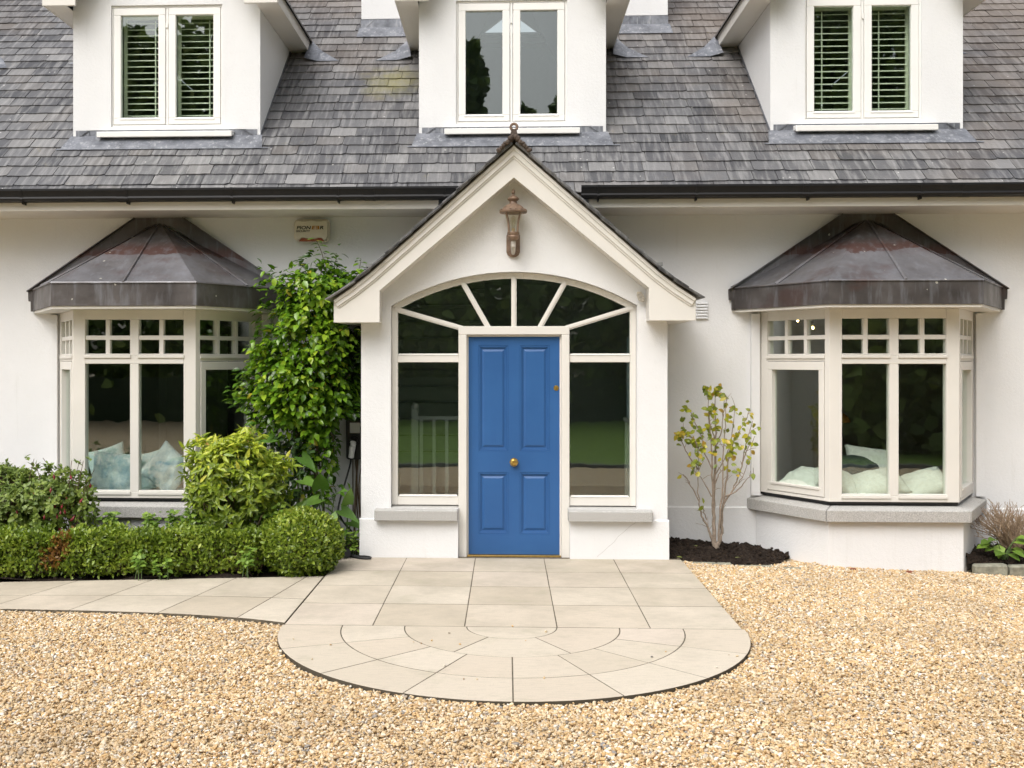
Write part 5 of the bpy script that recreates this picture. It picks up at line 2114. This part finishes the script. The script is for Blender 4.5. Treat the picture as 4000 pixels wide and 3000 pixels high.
# thin leader shoots above the crown
lead = MB()
for pts in ([(-1.74, 9.98, 2.5), (-1.70, 9.96, 2.68), (-1.73, 9.95, 2.80), (-1.77, 9.94, 2.88)], [(-1.62, 9.98, 2.5), (-1.60, 9.97, 2.62), (-1.57, 9.96, 2.74)], [(-1.42, 10.0, 2.5), (-1.37, 9.99, 2.60), (-1.35, 9.98, 2.70)], [(-1.95, 9.9, 2.3), (-2.02, 9.88, 2.45), (-2.06, 9.87, 2.52)]):
    q = spline(pts, 5)
    lead.tube(q, [.006 - .0045 * k / len(q) for k in range(len(q))], 5)
    for k, p in enumerate(q[3:]):
        a = k * 2.4
        AP.append(np.array([p])); AD.append(norm(np.array([[math.cos(a), math.sin(a) * .5 - .2, .05]]))); AN.append(np.array([[0, -.3, 1.]]))
P, D, N = map(np.concatenate, (AP, AD, AN))
k = (P[:, 1] < 10.40) & ~((P[:, 0] > -1.31) & (P[:, 2] < 2.2)) & ~((P[:, 0] > -1.52) & (P[:, 1] < 10.43) & (P[:, 2] > 2.05) & (P[:, 2] < 2.40)) & ~((P[:, 0] > -1.60) & (P[:, 2] > .66) & (P[:, 2] < 1.235)) & (P[:, 2] > .42) & ~((P[:, 0] < -1.95) & (P[:, 2] < .95))
P, D, N = P[k], D[k], N[k]
# keep clear of the bay frame
inb = (P[:, 0] < -2.35) & (P[:, 1] > 9.95)
P, D, N = P[~inb], D[~inb], N[~inb]
sz = .064 + .036 * rng.random(len(P))
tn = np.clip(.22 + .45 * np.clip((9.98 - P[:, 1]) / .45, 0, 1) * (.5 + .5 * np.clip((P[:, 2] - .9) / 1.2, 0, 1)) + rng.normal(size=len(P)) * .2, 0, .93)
tn[rng.random(len(P)) < .018] = .985
order = np.argsort(P[:, 1])
f_, b_ = order[:300], order[300:]
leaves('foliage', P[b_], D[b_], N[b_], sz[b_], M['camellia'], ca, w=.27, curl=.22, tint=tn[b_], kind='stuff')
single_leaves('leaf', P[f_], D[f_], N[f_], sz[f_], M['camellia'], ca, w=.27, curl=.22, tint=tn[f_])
m = MB()
stems(m, (-1.84, 10.10, -.02), ((-1.86, 10.0, 1.9), (.18, .12, .4)), 13, (.15, .10), .012, .005, .02)
stems(m, (-1.85, 10.0, .9), ((-1.9, 9.85, 1.8), (.4, .15, .4)), 26, (.3, .15), .006, .003, .03)
m.build('stem', M['stem'], ca)
lead.build('shoot', M['stem'], ca)

iv = empty('ivy', (-1.44, 10.35, 0), 'dark ivy in the shaded corner between porch and wall', 'climber')
P, D0 = shell((-1.47, 10.33, 1.62), (.20, .10, .52), 620, .5, 1.05, .2, 4)
k = (P[:, 1] < 10.435) & (P[:, 0] < -1.305) & (P[:, 2] < 2.06) & (P[:, 2] > 1.23)
P = P[k]
leaves('foliage', P, jit(np.tile([[0, -.5, -.6]], (len(P), 1)), .5), jit(np.tile([[0, -1, .5]], (len(P), 1)), .35), .07 + .03 * rng.random(len(P)), M['ivy'], iv, w=.36)
m = MB()
stems(m, (-1.44, 10.40, -.02), ((-1.46, 10.40, 1.7), (.10, .02, .3)), 6, (.06, .03), .007, .004, .012)
m.build('stem', M['stem'], iv)

# ---- grey-green scrambler low in the camellia
co = empty('columbine', (-2.03, 9.72, 0), 'grey-green columbine foliage rising between the golden bush and camellia', 'plant')
pts = np.array([(-2.08 + random.gauss(0, .15), 9.78 + random.gauss(0, .05), random.uniform(.35, 1.08)) for _ in range(60)])
A = np.repeat(pts, 7, 0) + rng.normal(size=(420, 3)) * .028
leaves('foliage', A, jit(np.tile([[0, -.4, .1]], (420, 1)), .8), jit(np.tile([[0, -.6, .8]], (420, 1)), .3), .045 + .02 * rng.random(420), M['ivy'], co, w=.42, tint=rng.uniform(.5, .92, 420))
m = MB()
stems(m, (-2.05, 9.75, -.02), ((-2.08, 9.76, .95), (.2, .06, .2)), 16, (.12, .06), .006, .003, .025)
m.build('stem', M['greenstem'], co)

# ---- arum plants with large arrow leaves, each leaf its own piece
AV = np.array([(0, 0, 0), (-.30, -.22, .03), (-.36, .12, .05), (-.26, .45, .05), (-.12, .75, .0), (0, 1, -.10), (.12, .75, .0), (.26, .45, .05), (.36, .12, .05), (.30, -.22, .03), (0, .45, -.02)])
AF = np.array([(0, 1, 2), (0, 2, 10), (2, 3, 10), (3, 4, 10), (4, 5, 10), (5, 6, 10), (6, 7, 10), (7, 8, 10), (8, 0, 10), (8, 9, 0)])[:, ::-1].copy()
arum_me = np_mesh('leaf', AV, AF, M['arum'], np.zeros(len(AV)))
arum_me.shade_smooth()


def arum(x, y, specs, lab):
    a = empty('arum_plant', (x, y, 0), lab, 'plant', 'arum plants beside the camellia')
    P, D, N, Sz = [], [], [], []
    for k, (dx, dy, z, ang, pitch, s) in enumerate(specs):
        p = Vector((x + dx, y + dy, z))
        d = Vector((math.sin(R(ang)) * math.cos(R(pitch)), -math.cos(R(ang)) * math.cos(R(pitch)), math.sin(R(pitch))))
        P.append(p); D.append(d); N.append(Vector((0, -.45, .9))); Sz.append(s)
        m = MB()
        b = Vector((x + dx * .2, y + dy * .2, -.02))
        m.tube(spline([tuple(b), tuple(b.lerp(p, .55) + Vector((0, .02, .06))), tuple(p)], 5), [.010 - .0006 * q for q in range(11)], 6)
        m.build('stalk', M['greenstem'], a)
    single_leaves('leaf', np.array(P), np.array(D), np.array(N), np.array(Sz), M['arum'], a, tmpl=arum_me, tint=rng.random(len(P)) * .9)


arum(-1.62, 9.58, [(-.05, -.05, .52, -60, -20, .20), (.10, -.08, .56, 40, 20, .22), (-.02, -.10, .62, 5, 50, .22), (.15, -.02, .42, 80, -30, .20), (-.16, .0, .46, -80, -10, .19), (.06, -.12, .38, 20, -50, .20)], 'large-leaved arum plant directly behind the box ball')
arum(-1.95, 9.68, [(-.10, -.03, .82, -70, 5, .22), (-.16, -.03, 1.05, -75, -10, .24), (.12, -.04, .68, 50, -15, .20), (.04, -.07, .58, 0, 15, .19), (.10, .0, .88, 75, -40, .20)], 'tall arum plant with one leaf reaching the bay window')
arum(-1.46, 9.70, [(-.06, -.06, .34, -30, 40, .20), (.04, -.05, .46, 15, 55, .22), (.06, -.02, .30, 60, -20, .18), (-.02, -.1, .22, 0, -30, .18)], 'low arum plant beside the charging cable')


# ---- small leafy weeds behind and in front of the hedge
def weed(x, y, z0, h, n, spread, lab, grp, s=.06, mat='nettle'):
    a = empty('leafy_weed', (x, y, 0), lab, 'plant', grp)
    P, D, N = [], [], []
    m = MB()
    for k in range(n):
        bx, by = x + random.uniform(-1, 1) * spread, y + random.uniform(-.05, .05)
        hh_ = h * random.uniform(.7, 1.05)
        lean = random.uniform(-.06, .06)
        m.tube([(bx, by, -.02), (bx + lean * .5, by, (z0 + hh_) * .6), (bx + lean, by - .02, z0 + hh_)], [.004, .003, .002], 4)
        for lv in range(4):
            t = lv / 3
            zz = z0 + hh_ * (.35 + .65 * t)
            for q in range(4):
                an = q * math.pi / 2 + lv * .8 + random.uniform(-.2, .2)
                P.append((bx + lean * (zz - z0) / max(hh_, .01) + random.gauss(0, .014), by - .01 + random.gauss(0, .01), zz + random.gauss(0, .015)))
                D.append((math.cos(an), math.sin(an) - .15, random.gauss(-.15, .3) + .3 * t))
                N.append((random.gauss(0, .3), -.5, 1))
    m.build('stem', M['greenstem'], a)
    P, D, N = map(np.array, (P, D, N))
    leaves('foliage', P, D, N.astype(float), s * (.6 + .5 * rng.random(len(P))), M[mat], a, w=.36, curl=.15)


GW = 'leafy weeds growing through the planting bed'
for x, y, h, n, sp, lab in ((-3.02, 9.05, .20, 5, .10, 'pale leafy weed clump behind the hedge, left under the left bay'), (-2.76, 9.05, .22, 7, .12, 'leafy weed clump behind the hedge under the middle of the left bay'),
                            (-2.50, 9.0, .25, 9, .16, 'broad leafy weed clump at the foot of the golden bush'), (-1.98, 8.98, .25, 6, .10, 'leafy weed clump between the golden bush and box ball'), (-3.38, 9.02, .20, 5, .10, 'narrow-leaved weed clump beside the fuchsia')):
    weed(x, y, .26, h, n, sp, lab, GW)
GW2 = 'weeds poking out of the hedge front'
for x, z, lab in ((-2.75, .02, 'small nettle low at the front of the hedge'), (-2.97, .06, 'small nettle rooted in the hedge near its brown patch'), (-2.12, .08, 'small nettle at the hedge front near the box ball')):
    weed(x, back(x) - .015, z, .14, 3, .06, lab, GW2, .05)
weed(-1.36, 9.62, .02, .2, 4, .04, 'small green weed at the porch foot beside the cable', GW2, .05)

# ---- bare-stemmed shrub with yellowing leaves right of the porch
ys = empty('yellowing_shrub', (1.93, 10.05, -.02), 'leggy bare-stemmed shrub with yellowing leaves right of the porch', 'shrub')
BR = [
    [(1.93, 10.05, -.03), (1.90, 10.04, .10), (1.845, 10.04, .24), (1.79, 10.03, .35), (1.765, 10.02, .60), (1.765, 10.01, .98)],
    [(1.765, 10.02, .75), (1.70, 10.0, .84), (1.64, 9.99, .95), (1.60, 9.98, 1.10)],
    [(1.93, 10.05, .0), (1.915, 10.05, .25), (1.92, 10.06, .55), (1.932, 10.06, .9), (1.93, 10.06, 1.2), (1.928, 10.05, 1.46)],
    [(1.905, 10.05, .35), (1.895, 10.02, .7), (1.88, 10.0, 1.0), (1.86, 9.99, 1.25), (1.835, 9.98, 1.48)],
    [(1.94, 10.05, .02), (1.99, 10.06, .16), (1.995, 10.06, .36), (2.03, 10.07, .62), (2.07, 10.08, .95), (2.115, 10.08, 1.33)],
    [(1.96, 10.05, .08), (1.965, 10.03, .35), (1.985, 10.0, .6), (1.985, 9.98, .9), (2.005, 9.97, 1.15), (2.01, 9.96, 1.44)],
    [(2.0, 10.06, .42), (2.10, 10.03, .60), (2.16, 10.02, .78), (2.20, 10.0, 1.0), (2.255, 9.98, 1.2)],
    [(2.02, 10.05, .5), (2.13, 10.02, .56), (2.20, 10.0, .66), (2.26, 9.99, .72)],
    [(2.08, 10.03, .55), (2.16, 10.0, .68), (2.23, 9.98, .86)],
    [(1.89, 10.03, .5), (1.80, 10.0, .66), (1.72, 9.98, .74)],
    [(1.775, 10.02, .45), (1.70, 10.0, .60), (1.65, 9.98, .68), (1.615, 9.97, .71)],
    [(1.90, 10.02, .75), (1.82, 9.99, .9), (1.79, 9.98, 1.05), (1.72, 9.96, 1.20), (1.67, 9.95, 1.32)],
    [(1.93, 10.05, .7), (2.0, 10.03, .83), (2.06, 10.02, .98)],
    [(1.93, 10.06, .95), (1.98, 10.03, 1.10), (2.0, 10.02, 1.30), (2.0, 10.01, 1.44)],
    [(1.93, 10.06, 1.02), (1.89, 10.04, 1.12), (1.86, 10.03, 1.22), (1.90, 10.03, 1.34)],
    [(2.06, 10.07, .85), (2.10, 10.05, 1.02), (2.17, 10.03, 1.15), (2.23, 10.02, 1.28)],
    [(2.16, 10.02, .8), (2.22, 10.0, .95), (2.28, 9.99, 1.06)],
    [(1.765, 10.01, .9), (1.73, 9.99, 1.02), (1.66, 9.98, 1.06), (1.61, 9.97, 1.08)],
    [(1.85, 10.04, .28), (1.82, 10.02, .36), (1.80, 10.0, .42)],
    [(1.925, 10.05, .62), (1.965, 10.02, .72), (2.02, 10.0, .78)],
]
m = MB()
tips = []
for k, b in enumerate(BR):
    q = spline(b, 5)
    q = [(x + random.gauss(0, .003), y + random.gauss(0, .003), z) for x, y, z in q]
    r0 = (.017, .008, .023, .012, .021, .013, .010, .008)[k] if k < 8 else .0065
    m.tube(q, [r0 + (.0026 - r0) * (i / (len(q) - 1)) ** .8 for i in range(len(q))], 6)
    for _ in range(3 if k not in (0, 2, 4) else 5):
        i = random.randint(len(q) // 3, len(q) - 1)
        p = Vector(q[i])
        d = Vector((random.gauss(0, .7), random.gauss(0, .4), random.uniform(.3, 1))).normalized() * random.uniform(.05, .12)
        m.tube([tuple(p), tuple(p + d * .5 + Vector((0, 0, .01))), tuple(p + d)], [.003, .0025, .0015], 4)
        if p.z > .75: tips.append(p + d)
    tips += [Vector(p) for p in q if p[2] > .88] + [Vector(q[-1])] * 2
m.tube([(1.93, 10.05, -.08), (1.93, 10.05, .0), (1.935, 10.05, .07)], [.045, .036, .026], 8)
m.build('stem', M['bark'], ys)
P, D, N = [], [], []
for t in range(260):
    p = random.choice(tips)
    if random.random() < .10: p = Vector((random.choice((1.72, 1.76, 2.05, 2.10)), 9.99, random.uniform(.72, 1.0)))
    p = p + Vector((random.gauss(0, .012), random.gauss(0, .012), random.gauss(0, .02)))
    P.append(p); D.append((random.gauss(0, .7), random.gauss(-.3, .5), random.gauss(-.25, .55))); N.append((random.gauss(0, .5), -1.0, .5 + random.gauss(0, .4)))
single_leaves('leaf', np.array(P), np.array(D, float), np.array(N, float), np.array([random.uniform(.050, .072) for _ in P]), M['yellow'], ys, w=.30, curl=.12)

fl = []
for x, y, rz in ((1.72, 9.83, .4), (2.06, 9.60, 2.1), (1.50, 9.60, 4.0)):
    z = .075 if y > 9.7 else .02
    T = LEAF_V(.3, .06, .1)
    me = np_mesh('fallen_leaf', T * .06, LEAF_F, M['yellow'], np.full(8, .1))
    o = link('fallen_leaf', me, None, (x, y, z), (0.1, .1, rz))
    fl.append(tag(o, {.4: 'yellow fallen leaf on the dark soil under the leggy shrub', 2.1: 'fallen yellow leaf at the gravel edge below the soil bed', 4.0: 'fallen leaf at the corner of the paving and soil bed'}[rz], 'leaf', 'fallen yellow leaves'))

for x, y, rz, lab in ((3.02, 9.56, .3, 'reddish brick chip on the gravel below the left part of the right bay'), (3.50, 9.55, .0, 'reddish brick chip on the gravel below the middle of the right bay')):
    m = MB()
    zb_ = float(gz(x, y)) + .002
    m.prism([(x - .025, y - .012, zb_), (x + .028, y - .015, zb_), (x + .022, y + .014, zb_), (x - .018, y + .012, zb_)], (.003, 0, .02))
    tag(m.build('brick_chip', M['brick'], org=(x, y, zb_), bevel=.003), lab, 'brick chip', 'brick chips at the foot of the right bay')

# ---- dry twiggy shrub and green clump at the right edge
dt = empty('dry_shrub', (4.58, 10.02, -.03), 'dry brown twiggy shrub at the right edge', 'shrub')
m = MB()
for k in range(170):
    a = random.uniform(-1.15, 1.15)
    el = random.uniform(.25, 1.5)
    b = Vector((4.60 + random.gauss(0, .04), 10.02 + random.gauss(0, .04), .05))
    d = Vector((math.sin(a), random.gauss(0, .45), el)).normalized()
    L = random.uniform(.30, .45)
    mid_ = b + d * L * .55 + Vector((random.gauss(0, .02), 0, .02))
    tip = b + d * L + Vector((d.x * .04, 0, 0))
    m.tube([tuple(b), tuple(mid_), tuple(tip)], [.005, .0035, .002], 4, False)
    for _ in range(3):
        s_ = mid_.lerp(tip, random.random())
        e_ = s_ + Vector((d.x * .03 + random.gauss(0, .025), random.gauss(0, .02), .05))
        m.tube([tuple(s_), tuple(e_)], [.0025, .0015], 4, False)
m.build('twigs', M['twig'], dt)
gp = empty('green_plant', (4.43, 9.86, -.04), 'low green plant with toothed leaves in front of the dry shrub', 'plant')
P, D, N = [], [], []
for k in range(13):
    a = random.uniform(-1.5, 1.5)
    r_ = random.uniform(.05, .15)
    p = Vector((4.45 + math.sin(a) * r_, 9.84 + random.gauss(0, .03), random.uniform(.02, .20)))
    m = MB()
    m.tube([(4.45 + random.gauss(0, .02), 9.86, -.06), tuple(p.lerp(Vector((4.45, 9.86, .0)), .4)), tuple(p)], [.005, .004, .003], 5)
    m.build('stalk', M['greenstem'], gp)
    P.append(p); D.append((math.sin(a), -.4, random.uniform(-.35, .15))); N.append((0, -.3, 1.))
single_leaves('leaf', np.array(P), np.array(D, float), np.array(N, float), np.array([random.uniform(.10, .15) for _ in P]), M['nettle'], gp, w=.34, curl=.2)

# ================================================================== GRAVEL
def in_paving(x, y):
    a = (x > XS[0] - .004) & (x < XS[-1] + .004) & (y > YS[0] - .01) & (y < 9.7)
    b = (((x - RC[0]) / .985) ** 2 + ((y - RC[1]) / 1.01) ** 2 < (RX[4] + .002) ** 2) & (y < RC[1] + .02)
    ax = np.abs(x)
    c = (x < -1.47) & (y > 7.18 + .33 * (1 - np.exp(-(np.maximum(ax, 1.5) - 1.5) * 1.35)) - .004)
    d = (x > PX0) & (x < PX1 + .02) & (y > 9.55)
    ub = np.clip((x - 1.405) / 1.22, 0, 1.2)
    e = (x > 1.4) & (y > 9.64 - .06 * np.sin(ub * 3.1) - .13 * ub ** 2 + .62 * ub ** 6 - .02) & (x < 2.80)
    f = (x > 2.8) & (x < 4.08) & (y > BY - .035)
    g = (x > 4.05) & (y > 9.605)
    return a | b | c | d | e | f | g


n = 500000
gy_ = 4.15 + (9.8 - 4.15) * rng.random(n)
gx_ = (rng.random(n) * 2 - 1) * 5.9
keep = (np.abs(gx_ - .15) < .9 + gy_ * .56) & ~in_paving(gx_, gy_)
gx_, gy_ = gx_[keep], gy_[keep]
n = len(gx_)
big_ = rng.random(n)
size = .0054 + .0062 * big_ ** 2.8
# a few stray stones kicked on to the paving
ns = 26
sx, sy = rng.uniform(-1.4, 1.45, ns), 7.3 - rng.random(ns) * 1.7
ok = in_paving(sx, sy)
sx, sy = sx[ok], sy[ok]
# stones scattered along the outer edge lie a little over it
px_ = np.concatenate([gx_, sx]); py_ = np.concatenate([gy_, sy])
pz_ = np.concatenate([gz(gx_, gy_) + rng.random(n) * .014 - .004, np.full(len(sx), .006)])
size = np.concatenate([size, rng.uniform(.004, .009, len(sx))])
N_ = len(px_)
me = bpy.data.meshes.new('gravel')
me.vertices.add(N_)
me.vertices.foreach_set('co', np.stack([px_, py_, pz_], -1).astype(np.float32).ravel())


def vattr(name, typ, arr):
    a = me.attributes.new(name, typ, 'POINT')
    a.data.foreach_set('vector' if typ == 'FLOAT_VECTOR' else 'value', arr.astype(np.float32).ravel() if typ != 'INT' else arr.astype(np.int32).ravel())


vattr('tint', 'FLOAT', rng.random(N_))
vattr('rot', 'FLOAT_VECTOR', np.stack([rng.normal(size=N_) * .45, rng.normal(size=N_) * .45, rng.random(N_) * 6.283], -1))
vattr('scl', 'FLOAT_VECTOR', np.stack([size * rng.uniform(.95, 1.6, N_), size * rng.uniform(.75, 1.1, N_), size * rng.uniform(.42, .8, N_)], -1))
vattr('pick', 'INT', rng.integers(0, 5, N_))
gravel = link('gravel', me)
tag(gravel, kind='stuff')
ng = bpy.data.node_groups.new('pebbles', 'GeometryNodeTree')
ng.interface.new_socket('Geometry', in_out='INPUT', socket_type='NodeSocketGeometry')
ng.interface.new_socket('Geometry', in_out='OUTPUT', socket_type='NodeSocketGeometry')
gi, go = ng.nodes.new('NodeGroupInput'), ng.nodes.new('NodeGroupOutput')
inst = ng.nodes.new('GeometryNodeInstanceOnPoints')
g2i = ng.nodes.new('GeometryNodeGeometryToInstance')
for k in range(5):
    ic = ng.nodes.new('GeometryNodeMeshIcoSphere')
    ic.inputs['Radius'].default_value = 1
    ic.inputs['Subdivisions'].default_value = 2
    no = ng.nodes.new('ShaderNodeTexNoise')
    no.noise_dimensions = '4D'
    no.inputs['W'].default_value = k * 3.7
    no.inputs['Scale'].default_value = 1.1
    no.inputs['Detail'].default_value = 1
    sub = ng.nodes.new('ShaderNodeVectorMath'); sub.operation = 'SUBTRACT'
    sub.inputs[1].default_value = (.5, .5, .5)
    ng.links.new(no.outputs['Color'], sub.inputs[0])
    mul = ng.nodes.new('ShaderNodeVectorMath'); mul.operation = 'SCALE'
    mul.inputs['Scale'].default_value = 1.3
    ng.links.new(sub.outputs[0], mul.inputs[0])
    sp = ng.nodes.new('GeometryNodeSetPosition')
    ng.links.new(ic.outputs['Mesh'], sp.inputs['Geometry'])
    ng.links.new(mul.outputs[0], sp.inputs['Offset'])
    sm = ng.nodes.new('GeometryNodeSetShadeSmooth')
    ng.links.new(sp.outputs[0], sm.inputs['Geometry'])
    mt = ng.nodes.new('GeometryNodeSetMaterial')
    mt.inputs['Material'].default_value = M['pebble']
    ng.links.new(sm.outputs[0], mt.inputs['Geometry'])
    ng.links.new(mt.outputs[0], g2i.inputs[0])


def named(nm, typ):
    x = ng.nodes.new('GeometryNodeInputNamedAttribute')
    x.data_type = typ
    x.inputs['Name'].default_value = nm
    return [o for o in x.outputs if o.enabled and o.name == 'Attribute'][0]


ng.links.new(gi.outputs[0], inst.inputs['Points'])
ng.links.new(g2i.outputs[0], inst.inputs['Instance'])
inst.inputs['Pick Instance'].default_value = True
ng.links.new(named('pick', 'INT'), inst.inputs['Instance Index'])
e2r = ng.nodes.new('FunctionNodeEulerToRotation')
ng.links.new(named('rot', 'FLOAT_VECTOR'), e2r.inputs[0])
ng.links.new(e2r.outputs[0], inst.inputs['Rotation'])
ng.links.new(named('scl', 'FLOAT_VECTOR'), inst.inputs['Scale'])
ng.links.new(inst.outputs[0], go.inputs[0])
md = gravel.modifiers.new('pebbles', 'NODES')
md.node_group = ng

# ================================================================== WOODLAND ACROSS THE LAWN (seen in the panes)
AP = []
for k in range(34):
    x = -24 + k * 1.45 + random.uniform(-.5, .5)
    y = -13.5 - random.random() * 3
    h = random.uniform(6.0, 8.2)
    if -2.0 < x < -.7: h, y = 12.0, -14
    elif -.7 < x < 3: h = random.uniform(9.6, 10.4)
    if -14 < x < -8.6: h = random.uniform(12.4, 14.4)
    if x > 6: h = random.uniform(13, 17)
    rr = h * .17 + .5
    if -2.0 < x < -.7: rr = 1.25
    nl = 2600
    t = rng.random(nl) ** .8
    prof = (1 - t) ** .6 if -2.4 < x < 3 else np.sqrt(np.clip(1 - t ** 3.5, 0, 1)) * 1.15
    r_ = rr * prof * np.sqrt(rng.random(nl)) * (1 + .3 * np.sin(t * 25 + k))
    a = rng.random(nl) * 6.283
    AP.append(np.stack([x + r_ * np.cos(a), y + r_ * np.sin(a), .1 + h * t], -1))
for c_, r_ in (((7.2, -2.0, 1.7), (1.8, 1.1, 2.1)), ((9.4, -3.2, 2.1), (2.0, 1.3, 2.7)), ((5.6, -4.2, 2.2), (1.5, 1.2, 2.6)), ((11.8, -3.4, 2.0), (1.9, 1.3, 2.6))):
    q_, _d = shell(c_, r_, 2400, .55, 1.08, .2, 5)
    AP.append(q_[q_[:, 2] > -.05])
P = np.concatenate(AP)
o = leaves('woodland', P, rng.normal(size=P.shape), rng.normal(size=P.shape) + np.array([0, .5, .5]), .22 + .26 * rng.random(len(P)), M['wood_far'], None, w=.4)
tag(o, kind='stuff')
# clipped garden hedge along the far side of the lawn
mb = MB()
mb.box(-30, 30, -12.9, -12.1, -.05, 1.25)
tag(mb.build('garden_hedge', M['ivy']), 'dark clipped hedge across the lawn, seen only in the window reflections', 'hedge')
